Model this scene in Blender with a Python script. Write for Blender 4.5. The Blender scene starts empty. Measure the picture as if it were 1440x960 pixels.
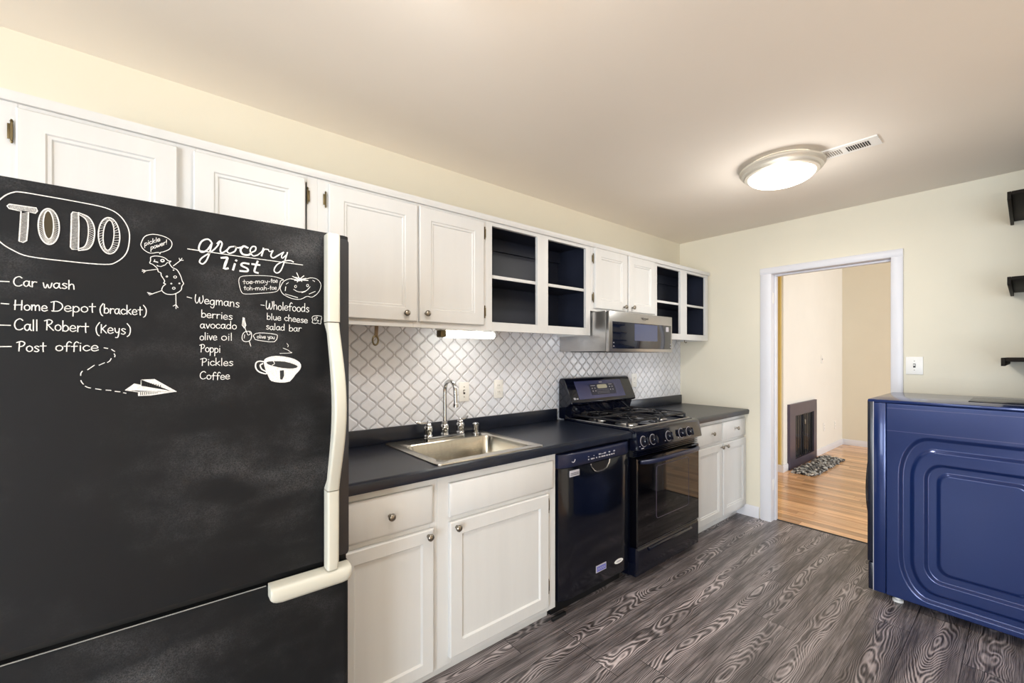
import bpy, bmesh, math, random
from mathutils import Vector, Matrix
C = bpy.context.scene.collection
PI = math.pi
XF, YL, YR, CEIL, XB = 3.88, 2.15, -0.33, 2.457, -3.4      # far, left, right walls, ceiling, back wall

# ------------------------------------------------------------------ camera, world, exposure, daylight
cam = bpy.data.cameras.new('camera')
cam.sensor_width = 36.0
cam.lens = 595.5 / 1440 * 36
cam.shift_y = 20.2 / 1440
cam.clip_start = 0.02
cam_o = bpy.data.objects.new('camera', cam); C.objects.link(cam_o)
cam_o.location = (0, 0, 1.37)
cam_o.rotation_euler = (PI / 2, 0, math.radians(50.598 - 90))
S = bpy.context.scene
S.camera = cam_o
S.view_settings.view_transform = 'Standard'
S.view_settings.look = 'None'
S.view_settings.exposure = 0.04
S.view_settings.gamma = 1.0
S.view_settings.use_curve_mapping = False
S.cycles.max_bounces = 14
S.cycles.diffuse_bounces = 8
S.cycles.glossy_bounces = 6
S.cycles.sample_clamp_indirect = 8
W = bpy.data.worlds.new('world'); S.world = W; W.use_nodes = True
W.node_tree.nodes['Background'].inputs[0].default_value = (0.75, 0.85, 1, 1)
W.node_tree.nodes['Background'].inputs[1].default_value = 1.0

def area(name, loc, rot, sx, sy, power, col):
    l = bpy.data.lights.new(name, 'AREA'); l.shape = 'RECTANGLE'
    l.size, l.size_y, l.energy, l.color = sx, sy, power, col
    o = bpy.data.objects.new(name, l); C.objects.link(o)
    o.location = loc; o.rotation_euler = rot
    return o
# area lights added as daylight from guessed, unseen windows behind the camera
OPENINGS = ((-2.6, -.6, .06, 2.1), (.2, 1.4, .8, 2.1))     # unseen openings added to the back wall for daylight: y0, y1, z0, z1
for (a, b, c, d), pw in zip(OPENINGS, (230, 45)):
    area('window_daylight', (XB + .02, (a + b) / 2, (c + d) / 2), (0, -PI / 2, 0), d - c, b - a, pw, (.83, .92, 1))
area('living_room_window_daylight', (6.4, -2.42, 1.35), (PI / 2, 0, 0), 2.6, 1.9, 110, (.88, .94, 1))  # unseen light added to brighten the living room; the wall has no window

# ------------------------------------------------------------------ materials
def lin(c):
    c /= 255.0
    return c / 12.92 if c <= .04045 else ((c + .055) / 1.055) ** 2.4
def rgb(r, g, b): return (lin(r), lin(g), lin(b), 1)

class NT:
    def __init__(s, name):
        s.m = bpy.data.materials.new(name); s.m.use_nodes = True
        s.t = s.m.node_tree; s.b = s.t.nodes['Principled BSDF']
    def n(s, typ, **kw):
        x = s.t.nodes.new(typ)
        for k, v in kw.items(): setattr(x, k, v)
        return x
    def link(s, a, b): s.t.links.new(a, b)
    def put(s, sock, v):
        if hasattr(v, 'is_output') or isinstance(v, bpy.types.NodeSocket): s.link(v, sock)
        else: sock.default_value = v
    def math(s, op, a, b=None, c=None, clamp=False):
        x = s.n('ShaderNodeMath', operation=op, use_clamp=clamp)
        s.put(x.inputs[0], a)
        if b is not None: s.put(x.inputs[1], b)
        if c is not None: s.put(x.inputs[2], c)
        return x.outputs[0]
    def coords(s): return s.n('ShaderNodeTexCoord').outputs['Object']
    def xyz(s):
        x = s.n('ShaderNodeSeparateXYZ'); s.link(s.coords(), x.inputs[0]); return x.outputs
    def comb(s, x, y, z):
        c = s.n('ShaderNodeCombineXYZ')
        for i, v in enumerate((x, y, z)): s.put(c.inputs[i], v)
        return c.outputs[0]
    def scale(s, v, sc):
        x = s.n('ShaderNodeVectorMath', operation='MULTIPLY'); s.put(x.inputs[0], v); x.inputs[1].default_value = sc
        return x.outputs[0]
    def noise(s, vec, sc, det=2, rough=.5):
        x = s.n('ShaderNodeTexNoise'); s.put(x.inputs['Vector'], vec)
        x.inputs['Scale'].default_value = sc; x.inputs['Detail'].default_value = det; x.inputs['Roughness'].default_value = rough
        return x.outputs['Fac']
    def ramp(s, f, stops, interp='LINEAR'):
        x = s.n('ShaderNodeValToRGB'); s.put(x.inputs[0], f); r = x.color_ramp; r.interpolation = interp
        while len(r.elements) < len(stops): r.elements.new(.5)
        for e, (p, c) in zip(r.elements, stops): e.position = p; e.color = c
        return x.outputs[0]
    def mix(s, f, a, b, mode='MIX'):
        x = s.n('ShaderNodeMix', data_type='RGBA', blend_type=mode)
        s.put(x.inputs[0], f); s.put(x.inputs[6], a); s.put(x.inputs[7], b)
        return x.outputs[2]
    def smooth(s, v, a, b):
        x = s.n('ShaderNodeMapRange', interpolation_type='SMOOTHSTEP'); s.put(x.inputs[0], v)
        x.inputs[1].default_value = a; x.inputs[2].default_value = b
        return x.outputs[0]
    def bump(s, h, strength=.3, dist=.002):
        x = s.n('ShaderNodeBump'); x.inputs['Strength'].default_value = strength; x.inputs['Distance'].default_value = dist
        s.put(x.inputs['Height'], h); s.link(x.outputs[0], s.b.inputs['Normal'])
    def base(s, c): s.put(s.b.inputs['Base Color'], c)
    def set(s, **kw):
        for k, v in kw.items(): s.put(s.b.inputs[k.replace('_', ' ')], v)

def plain(name, col, rough=.5, metal=0, spec=.5, var=.04, vs=8, coat=0, bump=0, bs=60, stretch=(1, 1, 1)):
    """flat paint with a little procedural variation"""
    t = NT(name)
    v = t.scale(t.coords(), stretch)
    f = t.noise(v, vs, 3)
    a = tuple(x * (1 - var) for x in col[:3]) + (1,); b = tuple(min(1, x * (1 + var)) for x in col[:3]) + (1,)
    t.base(t.ramp(f, [(.3, a), (.7, b)]))
    t.set(Roughness=rough, Metallic=metal)
    t.b.inputs['Specular IOR Level'].default_value = spec
    t.b.inputs['Coat Weight'].default_value = coat
    if bump: t.bump(t.noise(v, bs, 3), bump, .002)
    return t.m

def glow(name, col, strength):
    t = NT(name); t.base(col); t.set(Roughness=.3)
    t.b.inputs['Emission Color'].default_value = col
    t.b.inputs['Emission Strength'].default_value = strength
    return t.m

M = {}
M['wall'] = plain('wall_paint', rgb(219, 213, 196), .85, var=.015, vs=3, bump=.08, bs=90)
M['wall_far'] = plain('far_wall_paint', rgb(220, 214, 197), .85, var=.015, vs=3, bump=.08, bs=90)
M['wall_hearth'] = plain('living_wall_paint', rgb(226, 224, 217), .85, var=.015, vs=3)
M['wall_mustard'] = plain('mustard_wall_paint', rgb(206, 180, 108), .85, var=.02, vs=3)
M['ceil'] = plain('ceiling_paint', rgb(234, 227, 217), .9, var=.015, vs=2)
M['trim'] = plain('white_trim_paint', rgb(216, 216, 222), .4, var=.015, vs=5)
M['cab'] = plain('white_cabinet_paint', rgb(208, 208, 207), .42, var=.02, vs=6, bump=.1, bs=40, stretch=(3, 3, .35))
M['dark_in'] = plain('dark_cabinet_lining', rgb(27, 31, 46), .45, var=.15, vs=6)
M['nickel'] = plain('brushed_nickel', rgb(150, 143, 132), .28, 1, var=.05, vs=40)
M['bronze'] = plain('aged_bronze', rgb(105, 92, 66), .4, .9, var=.1, vs=40)
M['chrome'] = plain('chrome', rgb(205, 206, 208), .09, 1, var=.02)
M['counter'] = plain('black_laminate', rgb(25, 30, 43), .3, var=.25, vs=14, spec=.5, bump=.06, bs=200)
M['black_gloss'] = plain('black_enamel', rgb(9, 12, 26), .1, var=.1, spec=.5)
M['dw'] = plain('dishwasher_black', rgb(6, 9, 20), .13, var=.1, spec=.55)
M['dw_strip'] = plain('navy_black_plastic', rgb(26, 32, 58), .3, var=.08)
M['black_matte'] = plain('black_matte', rgb(14, 14, 16), .55, var=.1)
M['iron'] = plain('cast_iron', rgb(34, 34, 38), .3, .4, var=.15, vs=60)
M['glass_black'] = plain('black_glass', rgb(5, 5, 9), .04, var=.05, spec=.6)
M['mw_glass'] = plain('microwave_glass', rgb(20, 24, 38), .05, var=.05, spec=.7)
M['disp_panel'] = plain('range_display_panel', rgb(62, 66, 104), .22, var=.04)
M['mw_window'] = plain('microwave_window', rgb(58, 68, 104), .08, var=.04)
M['steel'] = plain('stainless_steel', rgb(188, 187, 186), .3, 1, var=.05, vs=30, stretch=(1, 1, 30))
M['sink'] = plain('sink_steel', rgb(206, 201, 190), .24, 1, var=.05, vs=12, stretch=(6, 1, 1))
M['cream'] = plain('cream_plastic', rgb(192, 190, 178), .4, var=.02)
M['white'] = plain('white_plastic', rgb(232, 231, 228), .4, var=.01)
M['slot'] = plain('dark_slot', rgb(40, 40, 42), .6, var=.05)
M['washer'] = plain('sapphire_blue_steel', rgb(26, 46, 98), .2, .3, var=.03, vs=3, coat=.3)
M['washer_dark'] = plain('dark_blue_plastic', rgb(20, 25, 40), .25, var=.05)
M['espresso'] = plain('espresso_wood', rgb(18, 13, 9), .65, spec=.15, var=.35, vs=10, stretch=(3, 25, 25))
M['fire'] = plain('fireplace_frame_metal', rgb(84, 76, 92), .35, .5, var=.06)
M['mesh'] = plain('fire_screen_mesh', rgb(22, 20, 24), .4, .4, var=.3, vs=8, stretch=(40, 40, .4))
M['chalk'] = plain('white_chalk', rgb(212, 212, 210), .95, var=.2, vs=300)
M['chalk_dim'] = plain('grey_chalk', rgb(168, 168, 166), .95, var=.3, vs=400)
M['chalk_gap'] = plain('blackboard_gap', rgb(34, 35, 36), .8, var=.1)
M['chalk_brown'] = plain('brown_chalk', rgb(62, 54, 36), .9, var=.1)
M['badge_blue'] = plain('blue_sticker', rgb(96, 100, 176), .5, var=.05)
M['sticker'] = plain('grey_sticker', rgb(176, 174, 182), .5, var=.05)
M['glowwhite'] = glow('lamp_glass', (1, .97, .88, 1), 2.6)
M['glowtube'] = glow('fluorescent_tube', (1, .985, .9, 1), 5.0)
M['display_glow'] = glow('range_clock_display', (.35, .33, .24, 1), .25)
M['lamp_rim'] = plain('lamp_rim_nickel', rgb(206, 200, 188), .35, .35, var=.05)

# chalkboard paint with smudges
t = NT('chalkboard_paint')
co = t.coords()
f1 = t.noise(t.scale(co, (1, 1, 1)), 3.2, 6, .62)
f2 = t.noise(t.scale(co, (2.2, 1, 5)), 2.2, 3, .5)
sm = t.math('MULTIPLY', t.smooth(f1, .42, .8), t.smooth(f2, .32, .7))
grit = t.noise(co, 420, 2, .6)
sm2 = t.math('MULTIPLY', sm, t.math('MULTIPLY_ADD', grit, 2.6, -.7))
t.base(t.mix(t.math('MULTIPLY', sm2, .5, clamp=True), rgb(14, 15, 18), rgb(112, 112, 114)))
t.set(Roughness=.7); t.b.inputs['Specular IOR Level'].default_value = .25; t.bump(grit, .12, .001)
M['board'] = t.m
M['board_edge'] = plain('fridge_edge_gloss', rgb(40, 42, 48), .3, var=.05)

# lantern tile backsplash
t = NT('lantern_tile')
x, y, z = t.xyz()
w, p, a = .047, .087, .0188
pp = t.math('SUBTRACT', t.math('PINGPONG', t.math('ADD', x, -.9235 + w / 2 + 20 * w), w), w / 2)
ph = t.math('MULTIPLY', t.math('SUBTRACT', z, 1.182), 2 * PI / p)
sn = t.math('SINE', ph); cs = t.math('COSINE', ph)
cv = t.math('MULTIPLY', sn, a)
sl = t.math('MULTIPLY', cs, a * 2 * PI / p)
d1 = t.math('DIVIDE', t.math('ABSOLUTE', t.math('SUBTRACT', pp, cv)), t.math('SQRT', t.math('MULTIPLY_ADD', sl, sl, 1.0)))
d2 = t.math('ADD', t.math('MULTIPLY', t.math('ABSOLUTE', cs), p / (2 * PI)),
            t.math('MAXIMUM', t.math('SUBTRACT', a, t.math('MULTIPLY', pp, sn)), 0.0))
d = t.math('MINIMUM', d1, d2)
pil = t.smooth(d, .0008, .0085)
t.base(t.mix(t.smooth(d, .0014, .0040), rgb(188, 188, 194), t.ramp(t.noise(t.coords(), 9, 2), [(.3, rgb(224, 227, 236)), (.7, rgb(234, 236, 243))])))
t.set(Roughness=t.math('MULTIPLY_ADD', pil, -.45, .6))
t.bump(t.math('ADD', pil, t.math('MULTIPLY', t.noise(t.coords(), 26, 1), .25)), .6, .0055)
M['tile'] = t.m

# dark vinyl plank floor
def planks(name, along, width, length, dark, light, seam, rings, cfreq, rough, vein):
    t = NT(name)
    x, y, z = t.xyz()
    u, v = (x, y) if along == 'X' else (y, x)
    row = t.math('FLOOR', t.math('DIVIDE', v, width))
    wn = t.n('ShaderNodeTexWhiteNoise', noise_dimensions='1D'); t.put(wn.inputs['W'], row)
    uo = t.math('ADD', u, t.math('MULTIPLY', wn.outputs['Value'], length * 3))
    col = t.math('FLOOR', t.math('DIVIDE', uo, length))
    wn2 = t.n('ShaderNodeTexWhiteNoise', noise_dimensions='2D'); t.put(wn2.inputs['Vector'], t.comb(row, col, 0))
    rid = wn2.outputs['Value']
    vec = t.comb(t.math('ADD', t.math('MULTIPLY', u, cfreq[0]), t.math('MULTIPLY', rid, 37.0)), t.math('MULTIPLY', v, cfreq[1]), t.math('MULTIPLY', rid, 91.0))
    fib = t.noise(t.comb(t.math('MULTIPLY', u, 7), t.math('MULTIPLY', v, 190), rid), 1.0, 3, .6)
    if vein:
        # each board: a wandering heart line, nested loops along it, fine straight grain towards its edges
        vl = t.math('MULTIPLY', t.math('SUBTRACT', t.math('FRACT', t.math('DIVIDE', v, width)), .5), width)
        uu = t.math('ADD', u, t.math('MULTIPLY', rid, 53.0))
        hw = t.noise(t.comb(t.math('MULTIPLY', uu, 1.1), rid, 3.3), 1.0, 1)
        vc = t.math('ADD', vl, t.math('MULTIPLY', t.math('SUBTRACT', hw, .5), .16))
        n1 = t.noise(t.comb(t.math('MULTIPLY', uu, 1.7), t.math('MULTIPLY', v, 6), t.math('MULTIPLY', rid, 91.0)), 1.0, 2.2, .5)
        wob = t.noise(t.comb(t.math('MULTIPLY', u, 16), t.math('MULTIPLY', v, 70), 0), 1.0, 2)
        r = t.math('ADD', t.math('MULTIPLY', t.math('MULTIPLY', vc, vc), 9500.0), t.math('MULTIPLY_ADD', n1, rings, t.math('MULTIPLY', wob, 1.8)))
        s = t.math('MULTIPLY_ADD', t.math('SINE', r), .5, .5)
        heart = t.math('SUBTRACT', 1.0, t.smooth(t.math('ABSOLUTE', vc), .02, .075))
        line = t.math('POWER', s, 1.6)
        wn3 = t.n('ShaderNodeTexWhiteNoise', noise_dimensions='1D'); t.put(wn3.inputs['W'], t.math('MULTIPLY', rid, 17.0))
        a_ = t.math('MULTIPLY_ADD', t.math('MULTIPLY', heart, t.math('MULTIPLY_ADD', wn3.outputs['Value'], .7, .3)), .55, .30)
        tone = t.noise(t.comb(t.math('MULTIPLY', u, 2.2), t.math('MULTIPLY', v, 24), rid), 1.0, 2)
        g = t.math('ADD', t.math('MULTIPLY', line, a_), t.math('MULTIPLY', t.smooth(fib, .25, .78), .42))
        g = t.math('MULTIPLY', g, t.math('MULTIPLY_ADD', t.smooth(tone, .3, .7), .62, .45))
    else:
        n1 = t.noise(vec, 1.0, 1.6, .42)
        r = t.math('MULTIPLY', n1, rings)
        s = t.math('MULTIPLY_ADD', t.math('SINE', r), .5, .5)
        g = t.math('MULTIPLY', t.math('POWER', s, 1.5), t.smooth(fib, .25, .62))
        g = t.math('ADD', t.math('MULTIPLY', g, .7), t.math('MULTIPLY', t.smooth(fib, .35, .75), .3))
    c = t.mix(t.math('MINIMUM', g, 1.0), dark, light)
    tint = t.math('MULTIPLY_ADD', rid, .55, .68)
    c = t.mix(1.0, c, t.comb(tint, tint, tint), 'MULTIPLY')
    # seams
    fv = t.math('FRACT', t.math('DIVIDE', v, width)); fu = t.math('FRACT', t.math('DIVIDE', uo, length))
    ev = t.math('MULTIPLY', t.math('MINIMUM', fv, t.math('SUBTRACT', 1.0, fv)), width)
    eu = t.math('MULTIPLY', t.math('MINIMUM', fu, t.math('SUBTRACT', 1.0, fu)), length)
    e = t.smooth(t.math('MINIMUM', ev, eu), .0004, .0022)
    c = t.mix(e, seam, c)
    t.base(c)
    t.set(Roughness=rough)
    t.bump(t.math('ADD', t.math('MULTIPLY', g, .3), e), .25, .0012)
    return t.m
M['vinyl'] = planks('dark_vinyl_plank', 'X', .185, 1.22, rgb(26, 21, 23), rgb(190, 180, 181), rgb(20, 17, 18), 170, (.42, 4.6), .36, True)
M['oak'] = planks('oak_strip', 'Y', .083, .9, rgb(196, 150, 108), rgb(236, 196, 152), rgb(160, 114, 76), 16, (1.2, 14), .2, False)

# pebbles: each stone picks its own tone
t = NT('river_pebbles')
wn = t.n('ShaderNodeObjectInfo')
vo = t.n('ShaderNodeTexVoronoi'); t.link(t.coords(), vo.inputs['Vector']); vo.inputs['Scale'].default_value = 40
t.base(t.ramp(vo.outputs['Color'], [(0, rgb(26, 26, 28)), (.45, rgb(60, 60, 62)), (.6, rgb(150, 150, 148)), (1, rgb(222, 222, 218))]))
t.set(Roughness=.45)
M['pebble'] = t.m

# ------------------------------------------------------------------ mesh helpers
class MB:
    def __init__(s): s.bm = bmesh.new()
    def _faces(s, vs, fs):
        V = [s.bm.verts.new(v) for v in vs]
        out = []
        for f in fs:
            try: out.append(s.bm.faces.new([V[i] for i in f]))
            except ValueError: pass
        return V, out
    def box(s, x0, x1, y0, y1, z0, z1, bev=0, seg=2):
        vs = [(x, y, z) for x in (x0, x1) for y in (y0, y1) for z in (z0, z1)]
        V, F = s._faces(vs, [(0, 1, 3, 2), (4, 6, 7, 5), (0, 4, 5, 1), (2, 3, 7, 6), (0, 2, 6, 4), (1, 5, 7, 3)])
        if bev:
            es = list({e for f in F for e in f.edges})
            bmesh.ops.bevel(s.bm, geom=es, offset=bev, segments=seg, affect='EDGES', profile=.5)
        return s
    def loft(s, loops, cap0=True, cap1=True, closed=True):
        R = [[s.bm.verts.new(p) for p in l] for l in loops]
        n = len(R[0])
        for a, b in zip(R, R[1:]):
            for i in range(n if closed else n - 1):
                j = (i + 1) % n
                try: s.bm.faces.new((a[i], a[j], b[j], b[i]))
                except ValueError: pass
        if cap0: s.bm.faces.new(list(reversed(R[0])))
        if cap1: s.bm.faces.new(R[-1])
        return s
    def prism(s, poly, axis, a0, a1, bev=0, seg=2):
        """poly: 2-D points in the two other axes (in x,y,z order)"""
        def P(q, a):
            l = list(q); l.insert(axis, a); return tuple(l)
        nf = len(s.bm.faces)
        s.loft([[P(q, a0) for q in poly], [P(q, a1) for q in poly]])
        if bev:
            s.bm.faces.ensure_lookup_table()
            es = list({e for f in s.bm.faces[nf:] for e in f.edges})
            bmesh.ops.bevel(s.bm, geom=es, offset=bev, segments=seg, affect='EDGES', profile=.5)
        return s
    def lathe(s, prof, c, axis='Z', n=24, cap=True):
        c = Vector(c)
        loops = []
        for r, h in prof:
            l = []
            for i in range(n):
                a = 2 * PI * i / n
                u, v = r * math.cos(a), r * math.sin(a)
                d = {'Z': (u, v, h), 'Y': (u, h, -v), 'X': (h, u, v)}[axis]
                l.append(tuple(c + Vector(d)))
            loops.append(l)
        return s.loft(loops, cap, cap)
    def tube(s, pts, r, n=10, closed=False, flat=1.0):
        P = [Vector(p) for p in pts]; N = len(P)
        rs = r if isinstance(r, (list, tuple)) else [r] * N
        loops = []; up = None
        for i in range(N):
            if closed: d = P[(i + 1) % N] - P[i - 1]
            else: d = P[min(i + 1, N - 1)] - P[max(i - 1, 0)]
            d.normalize()
            if up is None:
                up = Vector((0, 0, 1)) if abs(d.z) < .9 else Vector((1, 0, 0))
            sd = d.cross(up); sd.normalize(); up = sd.cross(d); up.normalize()
            loops.append([tuple(P[i] + sd * (rs[i] * math.cos(2 * PI * k / n)) + up * (rs[i] * flat * math.sin(2 * PI * k / n))) for k in range(n)])
        if closed: loops.append(loops[0])
        return s.loft(loops, not closed, not closed)
    def build(s, name, mat, parent=None, smooth=35):
        bm = s.bm
        if parent is not None:
            bmesh.ops.translate(bm, verts=bm.verts, vec=-root_loc(parent))
        bmesh.ops.recalc_face_normals(bm, faces=bm.faces)
        me = bpy.data.meshes.new(name); bm.to_mesh(me); bm.free()
        if smooth:
            for pg in me.polygons: pg.use_smooth = True
            me.set_sharp_from_angle(angle=math.radians(smooth))
        me.materials.append(M[mat] if isinstance(mat, str) else mat)
        o = bpy.data.objects.new(name, me); C.objects.link(o)
        if parent is not None: o.parent = parent
        return o

def root_loc(o):
    v = Vector((0, 0, 0))
    while o: v += o.location; o = o.parent
    return v
def thing(name, label, cat, loc, group=None):
    o = bpy.data.objects.new(name, None); C.objects.link(o); o.empty_display_size = .05
    o.location = loc; o['label'] = label; o['category'] = cat
    if group: o['group'] = group
    return o
def tag(o, label, cat, group=None):
    o['label'] = label; o['category'] = cat
    if group: o['group'] = group
    return o
def struct(name, mb, mat, smooth=35):
    o = mb.build(name, mat, None, smooth); o['kind'] = 'structure'; return o
def structroot(name, loc):
    o = bpy.data.objects.new(name, None); C.objects.link(o); o.location = loc; o['kind'] = 'structure'; return o
def rect(x0, x1, z0, z1, i, y): return [(x0 + i, y, z0 + i), (x1 - i, y, z0 + i), (x1 - i, y, z1 - i), (x0 + i, y, z1 - i)]
def rrect(u0, u1, v0, v1, ru, rv, n=6):
    pts = []
    for cu, cv, a0 in ((u1 - ru, v0 + rv, -PI / 2), (u1 - ru, v1 - rv, 0), (u0 + ru, v1 - rv, PI / 2), (u0 + ru, v0 + rv, PI)):
        for k in range(n + 1):
            a = a0 + PI / 2 * k / n
            pts.append((cu + ru * math.cos(a), cv + rv * math.sin(a)))
    return pts
def text_into(mb, s, size, org, ux, uy, depth=.0006):
    """lettering as thin raised faces: org + ux*x + uy*y"""
    cu = bpy.data.curves.new('lettering', 'FONT'); cu.body = s; cu.size = size; cu.align_x = 'CENTER'; cu.align_y = 'CENTER'
    o = bpy.data.objects.new('lettering', cu); C.objects.link(o)
    bpy.context.view_layer.update()
    dg = bpy.context.evaluated_depsgraph_get()
    me = bpy.data.meshes.new_from_object(o.evaluated_get(dg))
    vs = [tuple(Vector(org) + Vector(ux) * v.co.x + Vector(uy) * v.co.y) for v in me.vertices]
    mb._faces(vs, [tuple(p.vertices) for p in me.polygons])
    bpy.data.objects.remove(o); bpy.data.curves.remove(cu); bpy.data.meshes.remove(me)

# ================================================================== the room
struct('floor', MB().box(XB, 3.965, YR - .1, YL + .1, -.06, 0), 'vinyl')
struct('floor_dining', MB().box(XB, 2.5, -3.1, YR - .1, -.06, 0), 'oak')  # unseen dining area added to let light in; pale floor bounces it upward
struct('ceiling_dining', MB().box(XB - .1, 2.6, -3.1, YR - .1, CEIL, CEIL + .1), 'ceil')
struct('wall_dining_right', MB().box(XB - .1, 2.6, -3.1, -3.0, 0, CEIL), 'wall')
struct('wall_dining_end', MB().box(2.5, 2.6, -3.0, YR - .1, 0, CEIL), 'wall')
struct('floor_living', MB().box(3.965, 8.3, -2.6, 2.75, -.06, 0), 'oak')
struct('trim_1', MB().prism([(3.955, 0), (3.962, .004), (3.972, .004), (3.98, 0)], 1, .6, 1.34), 'slot')
struct('ceiling', MB().box(XB - .1, 4.0, YR - .1, YL + .1, CEIL, CEIL + .1), 'ceil')
struct('ceiling_living', MB().box(4.0, 8.3, -2.6, 2.75, 3.7, 3.8), 'ceil')
struct('wall_above_kitchen', MB().box(3.9, 4.0, -2.6, 2.7, CEIL + .1, 3.7), 'wall_far')
struct('wall_left', MB().box(XB - .1, XF + .12, YL, YL + .1, 0, CEIL), 'wall')
struct('wall_right', MB().box(2.5, XF + .12, YR - .1, YR, 0, CEIL), 'wall')
# far wall with the doorway left open
DY0, DY1, DZ = .575, 1.365, 2.07
mb = MB(); mb.box(XF, XF + .12, DY1, YL, 0, CEIL); mb.box(XF, XF + .12, YR, DY0, 0, CEIL); mb.box(XF, XF + .12, DY0, DY1, DZ, CEIL)
struct('wall_far', mb, 'wall_far')
# back wall, behind the camera, with two openings added for daylight
def glazed_wall():
    mb = MB(); y = -3.0
    for a, b, c, d in OPENINGS:
        mb.box(XB - .1, XB, y, a, 0, CEIL); mb.box(XB - .1, XB, a, b, 0, c); mb.box(XB - .1, XB, a, b, d, CEIL); y = b
    mb.box(XB - .1, XB, y, YL, 0, CEIL)
    struct('wall_back', mb, 'wall')
    for i, (a, b, c, d) in enumerate(OPENINGS):
        mb = MB()
        for q in ((a - .06, a), (b, b + .06)): mb.box(XB, XB + .018, q[0], q[1], max(0, c - .06), d + .06, .003)
        for q in ((c - .06, c), (d, d + .06)):
            if q[1] > .02: mb.box(XB, XB + .018, a, b, q[0], q[1], .003)
        mb.box(XB - .06, XB - .03, (a + b) / 2 - .02, (a + b) / 2 + .02, c, d)
        struct('window_%d' % (i + 1), mb, 'trim')  # unseen window frames, added around the guessed daylight openings
glazed_wall()
# living room seen through the doorway
struct('wall_hearth', MB().box(5.65, 8.25, 1.83, 2.7, 0, 3.7), 'wall_hearth')
struct('wall_mustard', MB().box(4.0, 5.65, 2.6, 2.7, 0, 3.7), 'wall_mustard')
struct('wall_chimney_return', MB().box(5.62, 5.65, 1.85, 2.6, 0, 3.7), 'wall_mustard')
struct('wall_living_end', MB().box(8.15, 8.25, -2.6, 1.83, 0, 3.7), 'wall_far')
struct('wall_living_right', MB().box(4.0, 8.25, -2.6, -2.5, 0, 3.7), 'wall_hearth')
struct('wall_living_near', MB().box(3.9, 4.0, -2.5, YR, 0, CEIL + .1), 'wall_hearth')
# baseboards
struct('baseboard_far', MB().prism([(XF - .014, 0), (XF, 0), (XF, .095), (XF - .006, .095), (XF - .014, .08)], 1, 1.435, 1.62), 'trim')
struct('baseboard_hearth', MB().prism([(1.816, 0), (1.83, 0), (1.83, .085), (1.822, .085), (1.816, .07)], 0, 6.80, 8.15), 'trim')
struct('baseboard_hearth_corner', MB().prism([(1.816, 0), (1.83, 0), (1.83, .085), (1.822, .085), (1.816, .07)], 0, 5.606, 5.77), 'trim')
struct('baseboard_return', MB().prism([(5.606, 0), (5.62, 0), (5.62, .085), (5.614, .085), (5.606, .07)], 1, 1.83, 2.6), 'trim')
struct('baseboard_living_end', MB().prism([(8.136, 0), (8.15, 0), (8.15, .085), (8.142, .085), (8.136, .07)], 1, -2.5, 1.816), 'trim')
# cased doorway
dr = structroot('door_1', (XF, .97, 0))
mb = MB()
cw = .082
for (a, b) in ((1.343, 1.343 + cw), (.597 - cw + .02, .597)):
    mb.prism([(XF, a), (XF - .012, a), (XF - .018, a + .01), (XF - .018, b - .012), (XF - .012, b), (XF, b)], 2, 0, 2.047)
mb.prism([(XF, 2.047), (XF - .012, 2.047), (XF - .018, 2.057), (XF - .018, 2.088), (XF - .012, 2.099), (XF, 2.099)], 1, .597 - cw + .02, 1.343 + cw)
mb.build('casing', 'trim', dr)
mb = MB(); mb.box(XF - .001, XF + .135, 1.343, 1.365, 0, 2.047, .002); mb.box(XF - .001, XF + .135, .575, .597, 0, 2.047, .002); mb.box(XF - .001, XF + .135, .575, 1.365, 2.047, 2.07, .002)
mb.build('jamb', 'trim', dr)
mb = MB(); mb.box(XF + .06, XF + .1, 1.33, 1.343, 0, 2.034, .002); mb.box(XF + .06, XF + .1, .597, .61, 0, 2.034, .002); mb.box(XF + .06, XF + .1, .597, 1.343, 2.034, 2.047, .002)
mb.build('door_stop', 'trim', dr)
for z in (1.85, .3):
    MB().box(XF + .02, XF + .055, 1.3415, 1.3435, z - .045, z + .045, .0005).build('hinge_leaf', 'white', dr)
# tile on the left wall between counter and wall cabinets
struct('wall_tile', MB().box(.3, XF, YL - .008, YL, .9, 1.535), 'tile')

# ================================================================== cabinets
def pdoor(mb, x0, x1, z0, z1, y, th=.018, fw=.055, style='raised'):
    """framed panel door facing -Y"""
    L = [rect(x0, x1, z0, z1, 0, y + th), rect(x0, x1, z0, z1, 0, y + .004), rect(x0, x1, z0, z1, .004, y)]
    if style == 'raised':
        L += [rect(x0, x1, z0, z1, fw, y), rect(x0, x1, z0, z1, fw + .004, y + .004), rect(x0, x1, z0, z1, fw + .012, y + .004), rect(x0, x1, z0, z1, fw + .016, y + .009)]
    else:
        L += [rect(x0, x1, z0, z1, fw, y), rect(x0, x1, z0, z1, fw + .006, y + .009)]
    mb.loft(L); return mb
def drawer_front(mb, x0, x1, z0, z1, y, th=.018):
    mb.loft([rect(x0, x1, z0, z1, 0, y + th), rect(x0, x1, z0, z1, 0, y + .008), rect(x0, x1, z0, z1, .005, y + .003), rect(x0, x1, z0, z1, .012, y)]); return mb
def knob(parent, x, y, z, r=.0145):
    mb = MB(); mb.lathe([(.004, .001), (.0075, 0), (.0075, -.003), (.005, -.006), (.005, -.012), (r * .8, -.016), (r, -.021), (r * .95, -.026), (r * .6, -.030), (.001, -.031)], (x, y, z), 'Y', 16)
    return mb.build('knob', 'nickel', parent, 50)
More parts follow.
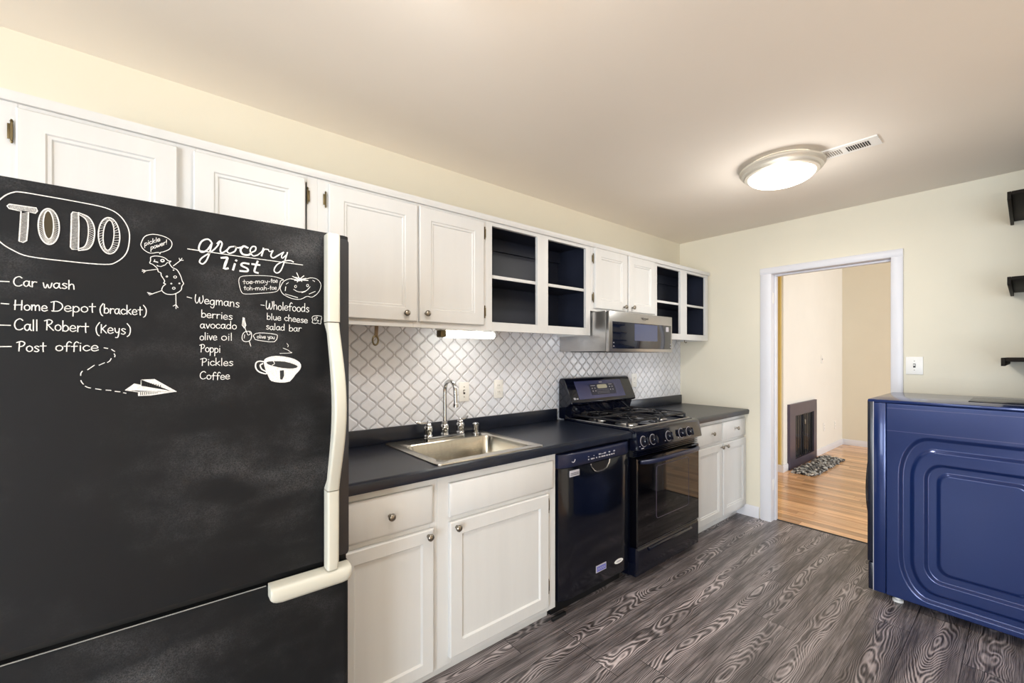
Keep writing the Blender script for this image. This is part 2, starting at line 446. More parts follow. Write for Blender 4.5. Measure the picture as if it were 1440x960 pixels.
def hinge(parent, x, z, y, left=True, h=.026):
    mb = MB(); mb.tube([(x, y - .004, z - h), (x, y - .004, z + h)], .0032, 8)
    mb.lathe([(.002, 0), (.004, .002), (.002, .008)], (x, y - .004, z + h), 'Z', 8)
    mb.lathe([(.002, -.008), (.004, -.002), (.002, 0)], (x, y - .004, z - h), 'Z', 8)
    s = -1 if left else 1
    xa, xb = sorted((x, x + s * .009))
    mb.box(xa, xb, y - .0025, y, z - h * .85, z + h * .85, .0006)
    return mb.build('hinge', 'bronze', parent)
def cab_shell(parent, x0, x1, y0, z0, z1, mat='cab', open_front=None):
    """carcass of 12 mm boards, hollow, then a face frame is added in front"""
    mb = MB()
    e = .012
    yb = YL - .01
    mb.box(x0, x0 + e, y0, yb, z0, z1); mb.box(x1 - e, x1, y0, yb, z0, z1)
    mb.box(x0 + e, x1 - e, y0, yb, z1 - e, z1); mb.box(x0 + e, x1 - e, y0, yb, z0 + .03, z0 + .03 + e)
    mb.box(x0 + e, x1 - e, yb - .008, yb, z0 + .03 + e, z1 - e)
    return mb.build('carcass', mat, parent)
def frame(parent, x0, x1, y, z0, z1, stiles, rails, th=.02):
    """face frame: vertical members (x ranges) full height and rails (z ranges) between them"""
    mb = MB()
    for a, b in stiles: mb.box(a, b, y, y + th, z0, z1, .0012, 1)
    for (a, b), (c, d) in zip(stiles, stiles[1:]):
        for r in rails: mb.box(b, c, y + .0004, y + th, r[0], r[1], .0008, 1)
    return mb.build('face_frame', 'cab', parent)
UY = 1.845
UT, UB = 2.118, 1.505
# --- over the fridge
t = thing('wall_cabinet', 'white two-door wall cabinet directly above the chalkboard refrigerator', 'cabinet', (.065, 2.0, 1.76))
cab_shell(t, -.40, .485, UY + .02, 1.76, UT)
frame(t, -.40, .485, UY, 1.76, UT, [(-.40, -.325), (.03, .085), (.445, .485)], [(1.76, 1.80), (2.07, UT)])
MB().prism([(1.832, 2.095), (1.845, 2.095), (1.845, UT + .004), (1.826, UT + .004), (1.826, 2.108)], 0, -.40, .485).build('top_molding', 'cab', t)
for x0, x1 in ((-.327, .036), (.078, .436)):
    d = pdoor(MB(), x0, x1, 1.775, 2.08, 1.827, fw=.058).build('door', 'cab', t)
hinge(t, -.336, 2.01, 1.842); hinge(t, .446, 2.015, 1.842, False)
# --- two doors over the sink
t = thing('wall_cabinet', 'white wall cabinet with two closed doors over the sink and under-cabinet light', 'cabinet', (.91, 2.0, UB))
cab_shell(t, .485, 1.335, UY + .02, UB, UT)
frame(t, .485, 1.335, UY, UB, UT, [(.485, .535), (.91, .95), (1.30, 1.335)], [(UB, 1.555), (2.07, UT)])
MB().prism([(1.832, 2.095), (1.845, 2.095), (1.845, UT + .004), (1.826, UT + .004), (1.826, 2.108)], 0, .485, 1.335).build('top_molding', 'cab', t)
d = pdoor(MB(), .525, .925, 1.532, 2.082, 1.827, fw=.06).build('door', 'cab', t); knob(d, .862, 1.827, 1.567)
d = pdoor(MB(), .936, 1.312, 1.532, 2.082, 1.827, fw=.06).build('door', 'cab', t); knob(d, .968, 1.827, 1.572)
hinge(t, .515, 2.015, 1.842); hinge(t, 1.322, 2.025, 1.842, False); hinge(t, 1.322, 1.605, 1.842, False)
# --- open shelves
def open_cab(x0, x1, ops, label, ztop_rail=2.076):
    t = thing('open_wall_cabinet', label, 'cabinet', ((x0 + x1) / 2, 2.0, UB), 'doorless wall cabinets with dark lining')
    cab_shell(t, x0, x1, UY + .02, UB, UT)
    st = [(x0, ops[0][0]), (ops[0][1], ops[1][0]), (ops[1][1], x1)]
    frame(t, x0, x1, UY, UB, UT, st, [(UB, 1.554), (ztop_rail, UT)])
    MB().prism([(1.832, 2.095), (1.845, 2.095), (1.845, UT + .004), (1.826, UT + .004), (1.826, 2.108)], 0, x0, x1).build('top_molding', 'cab', t)
    a, b, y0, y1, z0, z1 = x0 + .0125, x1 - .0125, UY + .021, YL - .0185, UB + .0425, UT - .0125
    mb = MB(); e = .006
    mb.box(a, a + e, y0, y1, z0, z1); mb.box(b - e, b, y0, y1, z0, z1); mb.box(a + e, b - e, y0, y1, z0, z0 + e)
    mb.box(a + e, b - e, y0, y1, z1 - e, z1); mb.box(a + e, b - e, y1 - e, y1, z0 + e, z1 - e)
    mb.box(a + e, b - e, y1 - e - .018, y1 - e, z1 - e - .075, z1 - e)      # hanging rail
    mb.build('lining', 'dark_in', t)
    sh = MB().box(a + e + .001, b - e - .001, UY + .03, y1 - e - .001, 1.797, 1.813).build('shelf', 'dark_in', t)
    MB().box(a + e + .001, b - e - .001, UY + .02, UY + .03, 1.796, 1.814, .001).build('shelf_edge', 'cab', sh)
    return t
open_cab(1.335, 2.19, [(1.376, 1.712), (1.80, 2.146)], 'wider doorless white wall cabinet with dark shelves, between closed doors and microwave')
open_cab(2.96, 3.822, [(2.989, 3.343), (3.448, 3.775)], 'doorless white wall cabinet with dark shelves, in the corner right of the microwave')
# --- over the microwave
t = thing('wall_cabinet', 'short white wall cabinet with two doors right above the microwave', 'cabinet', (2.575, 2.0, 1.67))
cab_shell(t, 2.1905, 2.9595, UY + .02, 1.67, UT)
frame(t, 2.1905, 2.9595, UY, 1.67, UT, [(2.1905, 2.235), (2.565, 2.61), (2.92, 2.9595)], [(1.67, 1.70), (2.07, UT)])
MB().prism([(1.832, 2.095), (1.845, 2.095), (1.845, UT + .004), (1.826, UT + .004), (1.826, 2.108)], 0, 2.1905, 2.9595).build('top_molding', 'cab', t)
d = pdoor(MB(), 2.222, 2.578, 1.689, 2.093, 1.827, fw=.055).build('door', 'cab', t); knob(d, 2.535, 1.827, 1.717)
d = pdoor(MB(), 2.597, 2.935, 1.689, 2.093, 1.827, fw=.055).build('door', 'cab', t); knob(d, 2.632, 1.827, 1.72)
for z in (2.02, 1.76): hinge(t, 2.212, z, 1.842); hinge(t, 2.943, z, 1.842, False)

# --- base cabinets
BY = 1.55
CT = .88
def base_shell(t, x0, x1, right_gap=0):
    mb = MB(); e = .016
    yb = YL - .012
    mb.box(x0, x0 + e, BY + .02, yb, .075, CT); mb.box(x1 - e, x1, BY + .02, yb, .075, CT)
    mb.box(x0 + e, x1 - e, BY + .02, yb, .075, .091); mb.box(x0 + e, x1 - e, yb - .008, yb, .091, CT)
    mb.build('carcass', 'cab', t)
    MB().box(x0, x1, 1.612, 1.626, 0, .075).build('toe_kick', 'cab', t)
t = thing('base_cabinet', 'narrow white base cabinet with one drawer and door beside the refrigerator', 'cabinet', (.66, 1.85, 0))
base_shell(t, .45, .872)
frame(t, .45, .872, BY, .072, CT, [(.45, .49), (.835, .872)], [(.072, .115), (.66, .70), (.835, CT)])
d = drawer_front(MB(), .475, .846, .69, .842, 1.531).build('drawer', 'cab', t); knob(d, .66, 1.531, .765)
d = pdoor(MB(), .475, .848, .085, .668, 1.531, fw=.05, style='flat').build('door', 'cab', t); knob(d, .822, 1.531, .645)
t = thing('base_cabinet', 'white sink base cabinet with a false drawer front and one wide door', 'cabinet', (1.22, 1.85, 0))
base_shell(t, .8725, 1.563)
frame(t, .8725, 1.563, BY, .072, CT, [(.8725, .94), (1.50, 1.563)], [(.072, .11), (.665, .70), (.83, CT)])
drawer_front(MB(), .925, 1.535, .693, .835, 1.531).build('false_drawer_front', 'cab', t)
d = pdoor(MB(), .925, 1.50, .102, .672, 1.531, fw=.058, style='flat').build('door', 'cab', t); knob(d, .955, 1.531, .648)
hinge(t, 1.508, .61, 1.547, False, .03); hinge(t, 1.508, .20, 1.547, False, .03)
t = thing('base_cabinet', 'white corner base cabinet with two drawers over two doors, right of the range', 'cabinet', (3.42, 1.85, 0))
base_shell(t, 2.962, 3.862)
frame(t, 2.962, 3.862, BY, .072, CT, [(2.962, 3.02), (3.40, 3.45), (3.835, 3.862)], [(.072, .115), (.665, .70), (.835, CT)])
for x0, x1, kx in ((3.0, 3.412, 3.235), (3.432, 3.85, 3.655)):
    d = drawer_front(MB(), x0, x1, .695, .842, 1.531).build('drawer', 'cab', t); knob(d, kx, 1.531, .775)
for x0, x1, kx in ((3.0, 3.412, 3.385), (3.436, 3.855, 3.47)):
    d = pdoor(MB(), x0, x1, .10, .675, 1.531, fw=.052).build('door', 'cab', t); knob(d, kx, 1.531, .652)

# ================================================================== countertops
def counter(x0, x1, label, hole=None):
    t = thing('countertop', label, 'countertop', ((x0 + x1) / 2, 1.83, CT), 'black laminate countertops')
    y0, y1, z0, z1 = 1.512, YL - .0085, CT + .0005, .914
    mb = MB()
    nose = [(y0 + .004, z0 - .006), (y0 + .03, z0 - .006), (y0 + .03, z1), (y0 + .012, z1), (y0 + .003, z1 - .005), (y0, z1 - .014)]
    mb.prism(nose, 0, x0, x1)
    if hole:
        hx0, hx1, hy0, hy1 = hole
        mb.box(x0, hx0, y0 + .03, y1, z0, z1); mb.box(hx1, x1, y0 + .03, y1, z0, z1)
        mb.box(hx0, hx1, y0 + .03, hy0, z0, z1); mb.box(hx0, hx1, hy1, y1, z0, z1)
    else: mb.box(x0, x1, y0 + .03, y1, z0, z1)
    mb.build('worktop', 'counter', t)
    MB().box(x0, min(x1, 2.162) if x0 < 2 else x1, y1 - .018, y1, z1, z1 + .081, .003).build('splash_strip', 'counter', t)
counter(.452, 2.179, 'long black countertop with the sink set in it, left of the range', (.90, 1.46, 1.575, 2.0))
counter(2.957, 3.872, 'short black countertop in the far corner, right of the range')

# ================================================================== sink, tap
t = thing('kitchen_sink', 'single-bowl stainless steel drop-in sink set in the black countertop', 'sink', (1.18, 1.83, .914))
mb = MB()
n = 6
def RR(x0, x1, y0, y1, r, z): return [(a, b, z) for a, b in rrect(x0, x1, y0, y1, r, r, n)]
mb.loft([RR(.872, 1.488, 1.545, 2.108, .03, .9145), RR(.873, 1.487, 1.546, 2.107, .03, .919), RR(.882, 1.478, 1.555, 2.098, .03, .9205),
         RR(.915, 1.445, 1.59, 1.975, .05, .9195), RR(.92, 1.44, 1.595, 1.97, .05, .915)], False, False)
mb.build('rim', 'sink', t)
mb = MB()
mb.loft([RR(.92, 1.44, 1.595, 1.97, .05, .915), RR(.928, 1.432, 1.603, 1.962, .05, .89), RR(.936, 1.424, 1.611, 1.954, .055, .77), RR(.96, 1.40, 1.635, 1.93, .06, .745), RR(1.10, 1.26, 1.72, 1.85, .06, .738)], False, True)
mb.build('bowl', 'sink', t)
MB().lathe([(.043, .7385), (.043, .7405), (.03, .741), (.026, .7385), (.001, .7385)], (1.18, 1.785, 0), 'Z', 24).build('drain', 'chrome', t)
t = thing('kitchen_faucet', 'chrome gooseneck faucet with two lever handles behind the sink bowl', 'faucet', (1.19, 2.03, .92))
mb = MB(); mb.loft([[(a, b, z) for a, b in rrect(1.065 + i, 1.315 - i, 2.003 + i, 2.057 - i, .026 - i, .026 - i, 6)] for z, i in ((.9205, 0), (.932, 0), (.938, .006))])
mb.build('base_plate', 'chrome', t)
pts = [(1.19, 2.03, .97), (1.19, 2.03, 1.15)]
for k in range(0, 13):
    a = PI * k / 12
    pts.append((1.19, 1.976 + .054 * math.cos(a), 1.18 + .054 * math.sin(a)))
pts += [(1.19, 1.920, 1.15), (1.19, 1.917, 1.118)]
mb = MB(); mb.tube(pts, .0105, 12)
mb.lathe([(.011, 1.098), (.0155, 1.10), (.0155, 1.112), (.0125, 1.118), (.011, 1.122)], (1.19, 1.917, 0), 'Z', 16)
mb.lathe([(.021, .937), (.024, .945), (.019, .952), (.020, .965), (.0235, .978), (.020, .992), (.014, 1.0), (.016, 1.006), (.011, 1.012)], (1.19, 2.03, 0), 'Z', 20)
mb.build('spout', 'chrome', t)
for x, s in ((1.09, -1), (1.29, 1)):
    mb = MB(); mb.lathe([(.022, .937), (.024, .945), (.018, .95), (.02, .962), (.024, .978), (.022, .99), (.015, .998), (.017, 1.004), (.012, 1.014), (.006, 1.022), (.001, 1.024)], (x, 2.03, 0), 'Z', 20)
    mb.build('valve', 'chrome', t)
    mb = MB(); mb.tube([(x, 2.03, 1.006), (x + s * .015, 2.034, 1.012), (x + s * .035, 2.042, 1.012), (x + s * .055, 2.05, 1.018), (x + s * .066, 2.054, 1.023)], [.006, .0055, .0055, .008, .004], 10)
    mb.build('lever', 'chrome', t)
o = MB().lathe([(.022, .9205), (.022, .925), (.016, .928), (.0165, .965), (.019, .968), (.019, .978), (.014, .983), (.001, .984)], (1.395, 2.03, 0), 'Z', 20).build('air_gap_cap', 'chrome')
tag(o, 'short round chrome air-gap cap on the sink rim, right of the faucet', 'sink cap')

# ================================================================== refrigerator with chalk drawings
FY = 1.313
t = thing('refrigerator', 'large refrigerator painted as a chalkboard, with cream handles and chalk lists', 'refrigerator', (.04, 1.7, 0))
MB().box(-.355, .434, FY + .075, 2.10, .03, 1.70, .006).build('body', 'board', t)
MB().box(-.345, .41, FY + .07, FY + .09, .04, .10).build('toe_grille', 'black_matte', t)
mb = MB()
def doorprof(x0, x1, r=.018, n=4):
    pts = [(x0, FY + .07), (x1, FY + .07)]
    for k in range(n + 1):
        a = PI / 2 * k / n
        pts.append((x1 - r + r * math.cos(a), FY + r - r * math.sin(a)))
    for k in range(n + 1):
        a = PI / 2 + PI / 2 * k / n
        pts.append((x0 + r + r * math.cos(a), FY + r - r * math.sin(a)))
    return pts
up = MB().prism(doorprof(-.36, .437), 2, .768, 1.733).build('upper_door', 'board', t)
lo = MB().prism(doorprof(-.36, .437), 2, .09, .742).build('freezer_door', 'board', t)
MB().box(-.35, .4365, FY + .03, FY + .07, .742, .768).build('door_gasket', 'black_matte', t)
MB().box(-.352, .215, FY + .004, FY + .008, .7415, .7428).build('worn_edge', 'chalk_dim', lo)
# added glossy strip beside the handle stands in for the reflecting door edge
mb = MB(); mb.prism(rrect(.400, .4335, .772, 1.722, .008, .012, 4), 1, FY - .0035, FY + .004)
mb.build('edge_trim', 'board_edge', up)
# long handle: cover, bowed grip, lower cover
h = MB()
def hl(x0, x1, y0, y1, z, r=.007): return [(a, b, z) for a, b in rrect(x0, x1, y0, y1, r, min(r, (y1 - y0) * .45), 4)]
h.loft([hl(.3615, .3955, 1.268, FY - .001, 1.722), hl(.361, .396, 1.266, FY - .001, 1.716), hl(.361, .396, 1.266, FY - .001, 1.468)])
h.build('handle_cover', 'cream', up)
h = MB(); Ls = []
for k in range(17):
    s = k / 16; z = 1.4655 - s * (1.4655 - .982); b = math.sin(PI * s) ** 1.25
    Ls.append(hl(.3615 + .0 * b, .3945, 1.268 - .066 * b, 1.292 - .052 * b + (FY - 1.293) * max(0, 1 - 9 * b), z))
h.loft(Ls); h.build('handle_grip', 'cream', up)
h = MB()
h.loft([hl(.3615, .3945, 1.268, FY - .001, .9795), hl(.3615, .3935, 1.268, FY - .001, .775), hl(.3615, .3915, 1.270, FY - .001, .7535)])
h.build('handle_cover', 'cream', up)
h = MB()
for z in (1.444, 1.451): h.box(.371, .388, 1.2655, 1.2675, z - .0012, z + .0012)
h.build('grip_mark', 'slot', up)
h = MB()
prof = [(FY - .001, .704), (1.288, .704), (1.272, .708), (1.266, .717), (1.266, .739), (1.270, .746), (1.28, .751), (FY - .001, .752)]
Lp = []
for x, k in ((.2185, .55), (.2195, .68), (.224, .82), (.232, .93), (.246, 1), (.404, 1), (.418, .93), (.4255, .80), (.429, .6)):
    Lp.append([(x, FY - .001 + (y - FY + .001) * (.8 + .2 * k), .752 + (z - .752) * (.30 + .70 * k)) for y, z in prof])
h.loft(Lp); h.build('handle', 'cream', lo, 50)
